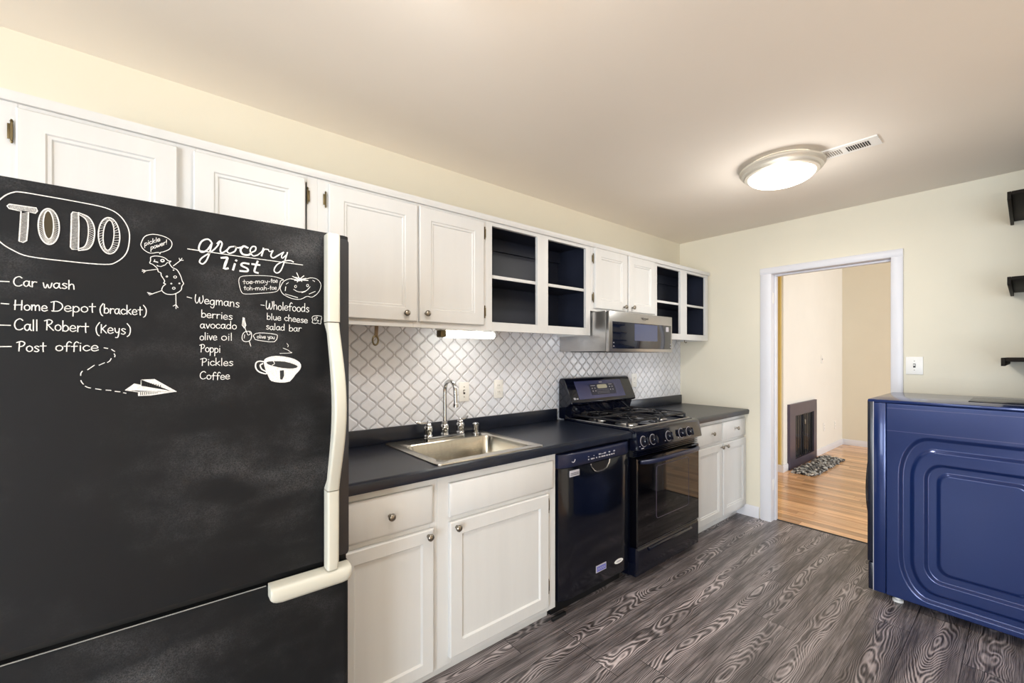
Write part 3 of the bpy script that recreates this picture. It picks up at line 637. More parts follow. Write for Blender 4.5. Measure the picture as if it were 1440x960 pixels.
# chalk: strokes are thin raised ribbons lying on the door face: (width mm/10.., tone, x,z pairs in 0.1 mm)
CHALK = {"todo":[[3.2,0,[-2681,16515,-2675,16573,-2663,16621,-2647,16663,-2630,16704,-2613,16742,-2593,16777,-2573,16809,-2553,16840,-2534,16870,-2515,16898,-2496,16924,-2475,16949,-2454,16971,-2431,16991,-2408,17010,-2383,17025,-2363,17038,-2344,17048,-2319,17056,-2277,17061,-2214,17064,-2136,17064,-2046,17063,-1946,17061,-1830,17059,-1697,17057,-1560,17053,-1434,17048,-1321,17044,-1214,17040,-1116,17032,-1030,17020,-958,17001,-899,16979,-849,16951,-802,16913,-756,16863,-715,16803,-680,16737,-652,16672,-633,16609,-621,16546,-615,16479,-615,16406,-620,16322,-629,16229,-645,16137,-669,16057,-702,15988,-743,15926,-789,15873,-835,15829,-873,15797,-907,15775,-953,15759,-1030,15747,-1144,15738,-1285,15734,-1437,15733,-1584,15735,-1735,15736,-1892,15739,-2037,15745,-2154,15756,-2236,15774,-2293,15797,-2338,15824,-2383,15853,-2432,15884,-2477,15918,-2518,15955,-2553,15995,-2582,16037,-2606,16080,-2626,16129,-2643,16187,-2658,16263,-2671,16352,-2679,16440,-2681,16515]],[3.4,0,[-2456,16733,-2429,16779,-2058,16781,-2044,16722,-2072,16669,-2168,16675,-2175,16377,-2195,16077,-2243,16034,-2297,16049,-2283,16336,-2270,16667,-2429,16689,-2456,16733]],[2.1,1,[-2429,16769,-2414,16688]],[2.1,1,[-2413,16769,-2397,16688]],[2.1,1,[-2397,16769,-2381,16688]],[2.1,1,[-2380,16769,-2364,16688]],[2.1,1,[-2363,16769,-2347,16688]],[2.1,1,[-2347,16769,-2331,16688]],[2.1,1,[-2330,16770,-2314,16688]],[2.1,1,[-2313,16770,-2297,16688]],[2.1,1,[-2297,16770,-2281,16688]],[2.1,1,[-2280,16770,-2264,16688]],[2.1,1,[-2263,16770,-2247,16688]],[2.1,1,[-2246,16770,-2230,16688]],[2.1,1,[-2229,16770,-2213,16688]],[2.1,1,[-2212,16770,-2196,16688]],[2.1,1,[-2195,16770,-2179,16688]],[2.1,1,[-2178,16770,-2162,16688]],[2.1,1,[-2161,16770,-2145,16688]],[2.1,1,[-2144,16770,-2128,16688]],[2.1,1,[-2127,16771,-2111,16688]],[2.1,1,[-2110,16771,-2093,16688]],[2.1,1,[-2093,16771,-2076,16688]],[2.1,1,[-2075,16771,-2059,16688]],[2.1,1,[-2279,16602,-2178,16665]],[2.1,1,[-2280,16573,-2179,16635]],[2.1,1,[-2281,16543,-2179,16605]],[2.1,1,[-2281,16513,-2180,16575]],[2.1,1,[-2282,16484,-2181,16545]],[2.1,1,[-2283,16454,-2182,16516]],[2.1,1,[-2283,16425,-2183,16486]],[2.1,1,[-2284,16395,-2183,16456]],[2.1,1,[-2285,16366,-2184,16426]],[2.1,1,[-2285,16336,-2185,16396]],[2.1,1,[-2286,16307,-2186,16367]],[2.1,1,[-2287,16277,-2187,16337]],[2.1,1,[-2287,16248,-2188,16307]],[2.1,1,[-2288,16218,-2188,16277]],[2.1,1,[-2289,16189,-2189,16248]],[2.1,1,[-2289,16159,-2190,16218]],[2.1,1,[-2290,16130,-2191,16188]],[2.1,1,[-2291,16100,-2192,16158]],[2.1,1,[-2291,16071,-2192,16128]],[2.1,1,[-2292,16041,-2193,16099]],[3.4,0,[-1898,16805,-1875,16808,-1853,16802,-1831,16788,-1810,16766,-1791,16736,-1773,16699,-1759,16656,-1747,16608,-1737,16556,-1732,16501,-1729,16443,-1730,16387,-1735,16331,-1743,16276,-1754,16226,-1768,16181,-1784,16140,-1803,16107,-1823,16081,-1845,16063,-1867,16053,-1889,16052,-1912,16059,-1933,16073,-1954,16096,-1973,16127,-1990,16164,-2004,16206,-2016,16255,-2024,16306,-2030,16359,-2032,16416,-2031,16471,-2027,16526,-2019,16580,-2009,16629,-1995,16674,-1979,16715,-1961,16748,-1941,16775,-1920,16794,-1898,16805]],[3.0,0,[-1895,16758,-1884,16758,-1872,16751,-1862,16738,-1852,16719,-1842,16693,-1834,16663,-1826,16629,-1820,16589,-1816,16548,-1813,16505,-1812,16461,-1812,16417,-1815,16374,-1818,16332,-1823,16294,-1830,16261,-1838,16231,-1847,16206,-1857,16188,-1868,16175,-1879,16169,-1890,16170,-1901,16178,-1911,16191,-1921,16211,-1931,16236,-1939,16266,-1946,16301,-1952,16340,-1956,16381,-1959,16423,-1960,16468,-1960,16511,-1958,16553,-1954,16595,-1949,16632,-1943,16666,-1935,16696,-1926,16721,-1916,16739,-1905,16752,-1895,16758]],[2.1,1,[-1898,16805,-1895,16758]],[2.1,1,[-1881,16808,-1886,16759]],[2.1,1,[-1864,16806,-1878,16755]],[2.1,1,[-1847,16799,-1870,16748]],[2.1,1,[-1831,16788,-1862,16738]],[2.1,1,[-1815,16772,-1854,16724]],[2.1,1,[-1800,16752,-1847,16707]],[2.1,1,[-1786,16727,-1840,16686]],[2.1,1,[-1773,16699,-1834,16663]],[2.1,1,[-1762,16668,-1828,16638]],[2.1,1,[-1752,16633,-1823,16609]],[2.1,1,[-1744,16595,-1819,16579]],[2.1,1,[-1737,16556,-1816,16548]],[2.1,1,[-1733,16515,-1814,16516]],[2.1,1,[-1730,16472,-1812,16483]],[2.1,1,[-1729,16429,-1812,16449]],[2.1,1,[-1730,16387,-1812,16417]],[2.1,1,[-1734,16345,-1814,16385]],[2.1,1,[-1739,16303,-1816,16353]],[2.1,1,[-1745,16263,-1819,16322]],[2.1,1,[-1754,16226,-1823,16294]],[2.1,1,[-1764,16192,-1828,16269]],[2.1,1,[-1776,16160,-1834,16245]],[2.1,1,[-1789,16131,-1840,16224]],[2.1,1,[-1803,16107,-1847,16206]],[2.1,1,[-1817,16087,-1854,16192]],[2.1,1,[-1834,16071,-1862,16181]],[2.1,1,[-1850,16060,-1870,16173]],[2.1,1,[-1867,16053,-1879,16169]],[2.1,1,[-1884,16051,-1887,16169]],[2.1,1,[-1901,16054,-1895,16173]],[2.1,1,[-1917,16062,-1903,16180]],[2.1,1,[-1933,16073,-1911,16191]],[2.1,1,[-1949,16090,-1919,16205]],[2.1,1,[-1964,16111,-1926,16223]],[2.1,1,[-1977,16136,-1933,16244]],[2.1,1,[-1990,16164,-1939,16266]],[2.1,1,[-2000,16195,-1945,16292]],[2.1,1,[-2010,16230,-1949,16320]],[2.1,1,[-2018,16267,-1953,16350]],[2.1,1,[-2024,16306,-1956,16381]],[2.1,1,[-2029,16346,-1959,16412]],[2.1,1,[-2031,16388,-1960,16445]],[2.1,1,[-2032,16430,-1960,16479]],[2.1,1,[-2031,16471,-1960,16511]],[2.1,1,[-2028,16512,-1959,16543]],[2.1,1,[-2023,16553,-1956,16574]],[2.1,1,[-2017,16593,-1953,16604]],[2.1,1,[-2009,16629,-1949,16632]],[2.1,1,[-1999,16663,-1944,16658]],[2.1,1,[-1987,16695,-1939,16682]],[2.1,1,[-1975,16724,-1932,16703]],[2.1,1,[-1961,16748,-1926,16721]],[2.1,1,[-1947,16769,-1919,16735]],[2.1,1,[-1931,16785,-1911,16746]],[2.1,1,[-1914,16798,-1903,16754]],[3.4,0,[-975,16807,-949,16809,-923,16803,-897,16788,-874,16764,-851,16732,-831,16693,-814,16646,-800,16594,-790,16538,-783,16479,-780,16417,-781,16355,-787,16295,-796,16236,-808,16182,-824,16134,-844,16090,-865,16054,-888,16026,-914,16007,-939,15996,-965,15994,-992,16002,-1017,16018,-1040,16043,-1062,16076,-1081,16115,-1098,16161,-1111,16213,-1121,16268,-1128,16326,-1130,16387,-1129,16447,-1124,16505,-1115,16563,-1103,16617,-1088,16665,-1069,16709,-1048,16745,-1025,16773,-1000,16794,-975,16807]],[3.0,0,[-951,16752,-938,16749,-925,16739,-913,16722,-903,16698,-894,16667,-886,16631,-881,16590,-877,16544,-875,16496,-875,16446,-878,16394,-882,16344,-888,16295,-896,16248,-905,16205,-916,16168,-928,16135,-940,16108,-953,16089,-967,16077,-980,16072,-993,16075,-1005,16085,-1017,16102,-1027,16127,-1036,16158,-1043,16194,-1049,16235,-1053,16280,-1054,16328,-1054,16377,-1052,16428,-1048,16478,-1042,16526,-1034,16573,-1025,16616,-1015,16653,-1003,16687,-990,16713,-977,16733,-964,16746,-951,16752]],[2.1,1,[-975,16807,-951,16752]],[2.1,1,[-956,16809,-936,16748]],[2.1,1,[-926,16804,-922,16736]],[2.1,1,[-897,16788,-909,16714]],[2.1,1,[-871,16761,-902,16695]],[2.1,1,[-846,16722,-892,16659]],[2.1,1,[-831,16693,-884,16616]],[2.1,1,[-812,16640,-879,16567]],[2.1,1,[-797,16580,-876,16514]],[2.1,1,[-787,16516,-875,16478]],[2.1,1,[-781,16448,-876,16420]],[2.1,1,[-780,16401,-880,16362]],[2.1,1,[-783,16333,-886,16307]],[2.1,1,[-791,16266,-895,16254]],[2.1,1,[-803,16202,-901,16220]],[2.1,1,[-820,16146,-913,16177]],[2.1,1,[-834,16111,-926,16138]],[2.1,1,[-857,16066,-940,16108]],[2.1,1,[-882,16033,-955,16087]],[2.1,1,[-911,16009,-965,16078]],[2.1,1,[-939,15996,-980,16072]],[2.1,1,[-959,15994,-995,16076]],[2.1,1,[-988,16001,-1008,16089]],[2.1,1,[-1017,16018,-1021,16110]],[2.1,1,[-1043,16047,-1028,16130]],[2.1,1,[-1067,16085,-1038,16166]],[2.1,1,[-1081,16115,-1046,16208]],[2.1,1,[-1100,16168,-1051,16257]],[2.1,1,[-1114,16227,-1054,16310]],[2.1,1,[-1124,16289,-1055,16346]],[2.1,1,[-1129,16356,-1053,16403]],[2.1,1,[-1130,16402,-1050,16460]],[2.1,1,[-1128,16469,-1044,16514]],[2.1,1,[-1120,16535,-1035,16568]],[2.1,1,[-1108,16597,-1029,16600]],[2.1,1,[-1092,16653,-1017,16644]],[2.1,1,[-1079,16687,-1004,16683]],[2.1,1,[-1056,16732,-990,16713]],[2.1,1,[-1031,16767,-976,16735]],[2.1,1,[-1004,16792,-966,16745]],[3.4,0,[-1547,16766,-1525,16813,-1442,16816,-1434,16520,-1442,16013,-1540,16004,-1562,16047,-1552,16434,-1547,16766]],[2.4,1,[-1547,16772,-1442,16807]],[2.4,1,[-1547,16742,-1442,16777]],[2.4,1,[-1547,16712,-1442,16747]],[2.4,1,[-1547,16682,-1442,16717]],[2.4,1,[-1547,16652,-1442,16687]],[2.4,1,[-1547,16623,-1442,16657]],[2.4,1,[-1547,16593,-1442,16627]],[2.4,1,[-1547,16563,-1442,16596]],[2.4,1,[-1547,16533,-1442,16566]],[2.4,1,[-1547,16503,-1442,16536]],[2.4,1,[-1547,16473,-1442,16506]],[2.4,1,[-1547,16443,-1442,16476]],[2.4,1,[-1547,16413,-1442,16446]],[2.4,1,[-1547,16383,-1442,16416]],[2.4,1,[-1547,16353,-1442,16385]],[2.4,1,[-1547,16323,-1442,16355]],[2.4,1,[-1547,16293,-1442,16325]],[2.4,1,[-1547,16263,-1442,16295]],[2.4,1,[-1547,16234,-1442,16265]],[2.4,1,[-1547,16204,-1442,16235]],[2.4,1,[-1547,16174,-1442,16205]],[2.4,1,[-1547,16144,-1442,16175]],[2.4,1,[-1547,16114,-1442,16144]],[2.4,1,[-1547,16084,-1442,16114]],[2.4,1,[-1547,16054,-1442,16084]],[2.4,1,[-1547,16024,-1442,16054]],[3.4,0,[-1442,16816,-1400,16802,-1357,16789,-1316,16773,-1281,16746,-1252,16707,-1228,16659,-1209,16604,-1196,16545,-1189,16477,-1189,16402,-1195,16326,-1204,16259,-1216,16200,-1233,16146,-1254,16099,-1281,16060,-1316,16034,-1357,16018,-1400,16006,-1442,15992]],[2.8,0,[-1442,16788,-1412,16766,-1380,16745,-1351,16722,-1328,16693,-1312,16658,-1301,16619,-1294,16575,-1289,16527,-1287,16471,-1288,16407,-1291,16344,-1297,16286,-1304,16234,-1314,16185,-1327,16142,-1343,16105,-1364,16077,-1389,16058,-1416,16042,-1442,16024]],[2.4,1,[-1357,16789,-1401,16759]],[2.4,1,[-1330,16779,-1380,16745]],[2.4,1,[-1304,16765,-1360,16730]],[2.4,1,[-1281,16746,-1342,16713]],[2.4,1,[-1262,16721,-1328,16693]],[2.4,1,[-1244,16692,-1316,16670]],[2.4,1,[-1228,16659,-1307,16646]],[2.4,1,[-1215,16623,-1301,16619]],[2.4,1,[-1204,16585,-1296,16590]],[2.4,1,[-1196,16545,-1292,16560]],[2.4,1,[-1191,16501,-1289,16527]],[2.4,1,[-1189,16452,-1287,16490]],[2.4,1,[-1189,16402,-1287,16450]],[2.4,1,[-1192,16351,-1288,16407]],[2.4,1,[-1197,16302,-1290,16365]],[2.4,1,[-1204,16259,-1293,16324]],[2.4,1,[-1212,16219,-1297,16286]],[2.4,1,[-1221,16181,-1302,16251]],[2.4,1,[-1233,16146,-1307,16218]],[2.4,1,[-1247,16114,-1314,16185]],[2.4,1,[-1263,16085,-1322,16156]],[2.4,1,[-1281,16060,-1332,16128]],[2.4,1,[-1303,16041,-1343,16105]],[2.4,1,[-1329,16028,-1356,16085]],[2.4,1,[-1357,16018,-1372,16070]],[2.4,1,[-1386,16010,-1389,16058]]],
"todo_fill":[[2.1,2,[-1887,16704,-1918,16614,-1887,16203]]],
"list0":[[3.0,0,[-2582,15198,-2431,15206]],[2.9,0,[-2258,15298,-2267,15307,-2276,15316,-2285,15323,-2296,15325,-2309,15320,-2325,15311,-2339,15299,-2351,15284,-2359,15267,-2365,15247,-2368,15225,-2369,15206,-2367,15187,-2361,15169,-2354,15152,-2345,15140,-2334,15133,-2322,15129,-2308,15128,-2296,15130,-2286,15134,-2276,15142,-2267,15151,-2258,15159]],[2.9,0,[-2158,15225,-2166,15232,-2174,15239,-2182,15245,-2191,15247,-2201,15244,-2211,15237,-2221,15228,-2228,15218,-2232,15206,-2234,15193,-2234,15179,-2232,15167,-2228,15156,-2221,15146,-2213,15138,-2205,15134,-2198,15135,-2189,15139,-2181,15147,-2174,15157,-2169,15171,-2165,15189,-2161,15207,-2158,15225]],[2.9,0,[-2156,15248,-2158,15227,-2159,15206,-2160,15186,-2159,15169,-2155,15157,-2150,15150,-2144,15143,-2139,15136]],[2.9,0,[-2116,15244,-2116,15131]],[2.9,0,[-2116,15198,-2110,15209,-2104,15221,-2097,15232,-2090,15239,-2082,15241,-2072,15240,-2062,15238,-2053,15236]],[2.9,0,[-1961,15235,-1957,15211,-1954,15187,-1951,15164,-1947,15148,-1942,15137,-1937,15130,-1931,15128,-1925,15132,-1919,15149,-1913,15175,-1907,15199,-1902,15210,-1897,15201,-1892,15179,-1888,15155,-1882,15140,-1876,15135,-1869,15136,-1861,15141,-1855,15152,-1850,15169,-1845,15192,-1841,15217,-1837,15241]],[2.9,0,[-1728,15230,-1737,15236,-1746,15243,-1755,15248,-1764,15250,-1775,15247,-1786,15239,-1797,15230,-1804,15220,-1809,15209,-1811,15195,-1811,15182,-1809,15170,-1804,15160,-1797,15150,-1789,15142,-1780,15138,-1772,15139,-1763,15144,-1754,15152,-1746,15162,-1741,15176,-1736,15193,-1732,15212,-1728,15230]],[2.9,0,[-1727,15252,-1728,15231,-1729,15210,-1730,15190,-1729,15174,-1725,15162,-1720,15155,-1713,15148,-1707,15141]],[2.9,0,[-1616,15244,-1626,15248,-1636,15252,-1646,15255,-1654,15256,-1663,15252,-1672,15245,-1678,15237,-1680,15230,-1676,15223,-1668,15216,-1657,15209,-1648,15202,-1639,15196,-1629,15190,-1621,15184,-1617,15177,-1620,15168,-1628,15158,-1638,15149,-1648,15144,-1657,15143,-1667,15146,-1678,15150,-1688,15153]],[2.9,0,[-1586,15333,-1586,15306,-1586,15279,-1586,15252,-1586,15226,-1586,15203,-1586,15180,-1586,15158,-1586,15136]],[2.9,0,[-1586,15204,-1577,15217,-1567,15231,-1558,15244,-1549,15251,-1540,15252,-1531,15249,-1523,15241,-1516,15230,-1513,15212,-1511,15189,-1510,15164,-1509,15140]]],
"list1":[[3.0,0,[-2536,14756,-2436,14751]],[2.9,0,[-2346,14838,-2354,14643]],[2.9,0,[-2258,14839,-2264,14643]],[2.9,0,[-2366,14738,-2253,14749]],[2.9,0,[-2186,14753,-2195,14747,-2205,14741,-2214,14734,-2220,14725,-2224,14712,-2225,14697,-2225,14682,-2222,14669,-2216,14659,-2208,14650,-2198,14643,-2189,14641,-2179,14643,-2169,14650,-2160,14659,-2153,14669,-2150,14682,-2149,14697,-2150,14712,-2153,14725,-2159,14734,-2167,14741,-2177,14747,-2186,14753]],[2.9,0,[-2123,14759,-2123,14646]],[2.9,0,[-2123,14714,-2116,14726,-2109,14740,-2103,14752,-2096,14759,-2090,14760,-2084,14756,-2079,14748,-2075,14736,-2073,14718,-2072,14695,-2072,14670,-2072,14646]],[2.9,0,[-2072,14714,-2065,14727,-2057,14741,-2050,14753,-2043,14759,-2036,14760,-2029,14756,-2023,14749,-2019,14737,-2016,14719,-2015,14695,-2015,14670,-2014,14646]],[2.9,0,[-1981,14697,-1962,14697,-1942,14698,-1924,14699,-1912,14703,-1908,14711,-1909,14722,-1914,14734,-1919,14743,-1926,14749,-1934,14753,-1943,14755,-1952,14754,-1960,14748,-1969,14738,-1976,14726,-1981,14714,-1983,14701,-1984,14687,-1982,14674,-1979,14663,-1973,14654,-1965,14647,-1956,14642,-1947,14640,-1936,14642,-1925,14648,-1913,14656,-1901,14663]],[2.9,0,[-1806,14847,-1813,14655]],[2.9,0,[-1851,14834,-1832,14842,-1813,14851,-1793,14858,-1774,14860,-1753,14854,-1731,14843,-1711,14829,-1696,14814,-1687,14796,-1682,14776,-1680,14755,-1683,14735,-1691,14715,-1704,14694,-1719,14676,-1735,14662,-1754,14654,-1776,14650,-1796,14649,-1813,14649,-1823,14649,-1829,14650,-1833,14652,-1838,14654]],[2.9,0,[-1647,14714,-1623,14716,-1599,14716,-1577,14718,-1562,14722,-1557,14731,-1559,14743,-1565,14755,-1571,14765,-1579,14771,-1590,14776,-1601,14778,-1611,14776,-1621,14769,-1631,14758,-1640,14746,-1647,14733,-1649,14719,-1650,14704,-1648,14690,-1644,14678,-1637,14669,-1628,14661,-1616,14656,-1604,14654,-1592,14657,-1578,14664,-1563,14672,-1549,14680]],[2.9,0,[-1522,14773,-1522,14741,-1522,14709,-1522,14679,-1522,14650,-1523,14625,-1523,14602,-1524,14580,-1525,14558]],[2.9,0,[-1522,14730,-1512,14742,-1502,14756,-1492,14768,-1482,14773,-1470,14772,-1457,14765,-1445,14755,-1436,14744,-1432,14730,-1431,14713,-1432,14696,-1436,14682,-1445,14671,-1457,14661,-1470,14654,-1482,14651,-1492,14652,-1501,14656,-1510,14663,-1520,14668]],[2.9,0,[-1347,14782,-1359,14775,-1372,14768,-1383,14761,-1392,14750,-1396,14736,-1398,14719,-1398,14703,-1394,14689,-1387,14677,-1376,14668,-1363,14661,-1351,14658,-1338,14661,-1325,14668,-1313,14679,-1304,14690,-1300,14704,-1299,14721,-1300,14738,-1304,14752,-1312,14762,-1323,14769,-1335,14776,-1347,14782]],[2.9,0,[-1225,14859,-1226,14823,-1227,14785,-1228,14750,-1228,14721,-1227,14700,-1226,14685,-1224,14673,-1223,14659]],[2.9,0,[-1275,14783,-1174,14791]],[2.9,0,[-1054,14869,-1065,14849,-1076,14828,-1087,14808,-1095,14787,-1099,14767,-1102,14747,-1103,14726,-1103,14706,-1100,14684,-1096,14662,-1090,14641,-1084,14624,-1079,14613,-1072,14606,-1066,14601,-1059,14595]],[2.9,0,[-1034,14859,-1034,14835,-1034,14810,-1034,14785,-1034,14760,-1034,14734,-1034,14708,-1034,14681,-1034,14655]],[2.9,0,[-1034,14725,-1026,14738,-1019,14753,-1011,14765,-1003,14772,-994,14771,-983,14764,-974,14754,-967,14743,-964,14729,-963,14713,-964,14697,-967,14684,-974,14673,-983,14665,-994,14658,-1003,14655,-1011,14656,-1019,14661,-1026,14667,-1034,14672]],[2.9,0,[-935,14768,-935,14650]],[2.9,0,[-935,14721,-929,14732,-923,14744,-918,14755,-911,14762,-903,14764,-894,14763,-885,14760,-877,14758]],[2.9,0,[-791,14747,-799,14754,-807,14762,-814,14768,-823,14770,-832,14767,-841,14760,-850,14751,-857,14741,-861,14729,-863,14714,-863,14700,-861,14687,-857,14676,-851,14665,-843,14656,-836,14652,-829,14652,-821,14657,-813,14665,-807,14675,-802,14690,-798,14708,-795,14728,-791,14747]],[2.9,0,[-790,14770,-791,14748,-792,14726,-793,14705,-792,14687,-789,14675,-784,14666,-779,14659,-773,14651]],[2.9,0,[-685,14745,-693,14752,-701,14760,-709,14767,-717,14769,-727,14764,-738,14755,-748,14744,-754,14733,-758,14721,-759,14709,-757,14697,-754,14685,-749,14674,-741,14663,-732,14654,-723,14649,-713,14651,-702,14657,-691,14666,-680,14673]],[2.9,0,[-659,14864,-659,14655]],[2.9,0,[-595,14775,-657,14709]],[2.9,0,[-643,14717,-589,14654]],[2.9,0,[-564,14711,-545,14712,-525,14712,-507,14713,-495,14717,-491,14726,-492,14738,-497,14750,-502,14759,-509,14766,-517,14771,-527,14773,-535,14771,-543,14765,-552,14754,-559,14742,-564,14729,-567,14716,-567,14701,-566,14687,-562,14675,-556,14665,-549,14658,-539,14652,-530,14650,-519,14653,-508,14659,-496,14667,-484,14674]],[2.9,0,[-431,14840,-432,14805,-433,14769,-433,14735,-433,14707,-433,14686,-432,14672,-430,14659,-429,14646]],[2.9,0,[-471,14767,-390,14774]],[2.9,0,[-374,14883,-363,14865,-351,14847,-340,14829,-332,14810,-327,14789,-324,14768,-323,14746,-324,14724,-326,14702,-330,14678,-335,14657,-341,14639,-348,14626,-356,14617,-365,14610,-374,14602]]],
"list2":[[3.0,0,[-2582,14320,-2413,14319]],[2.9,0,[-2245,14428,-2255,14438,-2264,14450,-2273,14458,-2284,14461,-2298,14457,-2313,14447,-2327,14433,-2339,14417,-2347,14397,-2353,14374,-2357,14349,-2357,14327,-2355,14305,-2350,14283,-2342,14264,-2333,14249,-2323,14240,-2310,14235,-2296,14234,-2284,14235,-2274,14239,-2264,14248,-2255,14257,-2245,14266]],[2.9,0,[-2145,14328,-2154,14336,-2162,14345,-2170,14352,-2179,14355,-2189,14352,-2199,14344,-2209,14334,-2216,14323,-2220,14310,-2222,14294,-2222,14279,-2220,14265,-2216,14252,-2209,14240,-2201,14230,-2193,14225,-2185,14225,-2177,14230,-2169,14239,-2162,14250,-2157,14266,-2153,14286,-2149,14307,-2145,14328]],[2.9,0,[-2144,14354,-2145,14330,-2147,14305,-2147,14282,-2146,14263,-2143,14249,-2138,14240,-2132,14232,-2126,14223]],[2.9,0,[-2100,14451,-2100,14221]],[2.9,0,[-2053,14453,-2053,14222]],[2.9,0,[-1905,14446,-1911,14245]],[2.9,0,[-1945,14435,-1927,14444,-1909,14454,-1892,14461,-1877,14464,-1862,14461,-1849,14453,-1838,14443,-1832,14431,-1832,14418,-1837,14403,-1845,14387,-1854,14375,-1865,14367,-1878,14361,-1892,14357,-1905,14352]],[2.9,0,[-1894,14351,-1884,14337,-1874,14322,-1864,14307,-1854,14293,-1844,14279,-1834,14266,-1824,14253,-1814,14240]],[2.9,0,[-1745,14365,-1756,14358,-1767,14352,-1776,14345,-1783,14335,-1787,14321,-1789,14303,-1789,14286,-1786,14271,-1779,14259,-1770,14249,-1759,14241,-1749,14238,-1738,14240,-1727,14247,-1717,14257,-1710,14268,-1706,14282,-1705,14300,-1706,14317,-1710,14332,-1716,14342,-1725,14351,-1736,14358,-1745,14365]],[2.9,0,[-1676,14454,-1676,14427,-1676,14400,-1676,14373,-1676,14345,-1676,14317,-1676,14288,-1676,14259,-1676,14230]],[2.9,0,[-1676,14307,-1667,14321,-1659,14337,-1650,14350,-1641,14357,-1630,14355,-1618,14347,-1607,14335,-1600,14323,-1596,14308,-1595,14290,-1596,14273,-1600,14258,-1607,14247,-1618,14238,-1630,14231,-1641,14228,-1650,14230,-1659,14235,-1667,14243,-1676,14249]],[2.9,0,[-1567,14293,-1546,14293,-1523,14292,-1504,14292,-1491,14296,-1486,14305,-1488,14318,-1493,14331,-1499,14342,-1506,14349,-1515,14354,-1525,14357,-1535,14356,-1544,14349,-1553,14339,-1561,14325,-1567,14312,-1569,14298,-1570,14282,-1568,14267,-1564,14254,-1558,14244,-1549,14235,-1539,14229,-1529,14226,-1517,14229,-1505,14235,-1491,14243,-1479,14250]],[2.9,0,[-1452,14352,-1452,14222]],[2.9,0,[-1452,14300,-1446,14312,-1439,14325,-1432,14337,-1424,14344,-1415,14347,-1405,14345,-1395,14341,-1385,14339]],[2.9,0,[-1330,14419,-1330,14381,-1331,14342,-1332,14305,-1332,14274,-1331,14252,-1330,14237,-1329,14223,-1327,14209]],[2.9,0,[-1374,14342,-1284,14345]],[2.9,0,[-1110,14443,-1123,14421,-1135,14399,-1147,14377,-1156,14355,-1162,14334,-1165,14312,-1166,14290,-1165,14268,-1162,14244,-1157,14220,-1151,14197,-1145,14179,-1138,14167,-1131,14160,-1123,14154,-1116,14147]],[2.9,0,[-1082,14400,-1085,14211]],[2.9,0,[-1006,14387,-1080,14287]],[2.9,0,[-1064,14299,-1000,14209]],[2.9,0,[-974,14270,-953,14270,-931,14270,-911,14271,-898,14275,-894,14284,-896,14297,-901,14310,-907,14320,-914,14326,-923,14332,-933,14334,-942,14333,-951,14326,-960,14316,-968,14302,-974,14289,-976,14275,-977,14259,-975,14244,-971,14232,-965,14222,-957,14214,-947,14208,-936,14205,-925,14208,-912,14214,-899,14222,-887,14230]],[2.9,0,[-863,14328,-860,14308,-858,14287,-855,14267,-851,14251,-845,14240,-837,14231,-829,14226,-821,14225,-814,14230,-806,14240,-799,14252,-791,14263]],[2.9,0,[-787,14327,-789,14297,-791,14267,-793,14238,-796,14211,-800,14185,-804,14160,-809,14138,-815,14122,-823,14115,-832,14114,-842,14116,-851,14117]],[2.9,0,[-685,14307,-695,14312,-705,14318,-714,14323,-723,14323,-731,14320,-740,14313,-746,14304,-748,14296,-744,14287,-736,14279,-726,14270,-717,14261,-708,14253,-698,14245,-690,14238,-687,14229,-690,14220,-697,14209,-707,14200,-717,14194,-726,14194,-736,14198,-746,14203,-755,14208]],[2.9,0,[-656,14442,-644,14422,-631,14403,-619,14384,-610,14363,-604,14341,-601,14318,-601,14295,-601,14272,-603,14248,-608,14223,-613,14200,-620,14181,-627,14168,-637,14159,-647,14151,-656,14143]]],
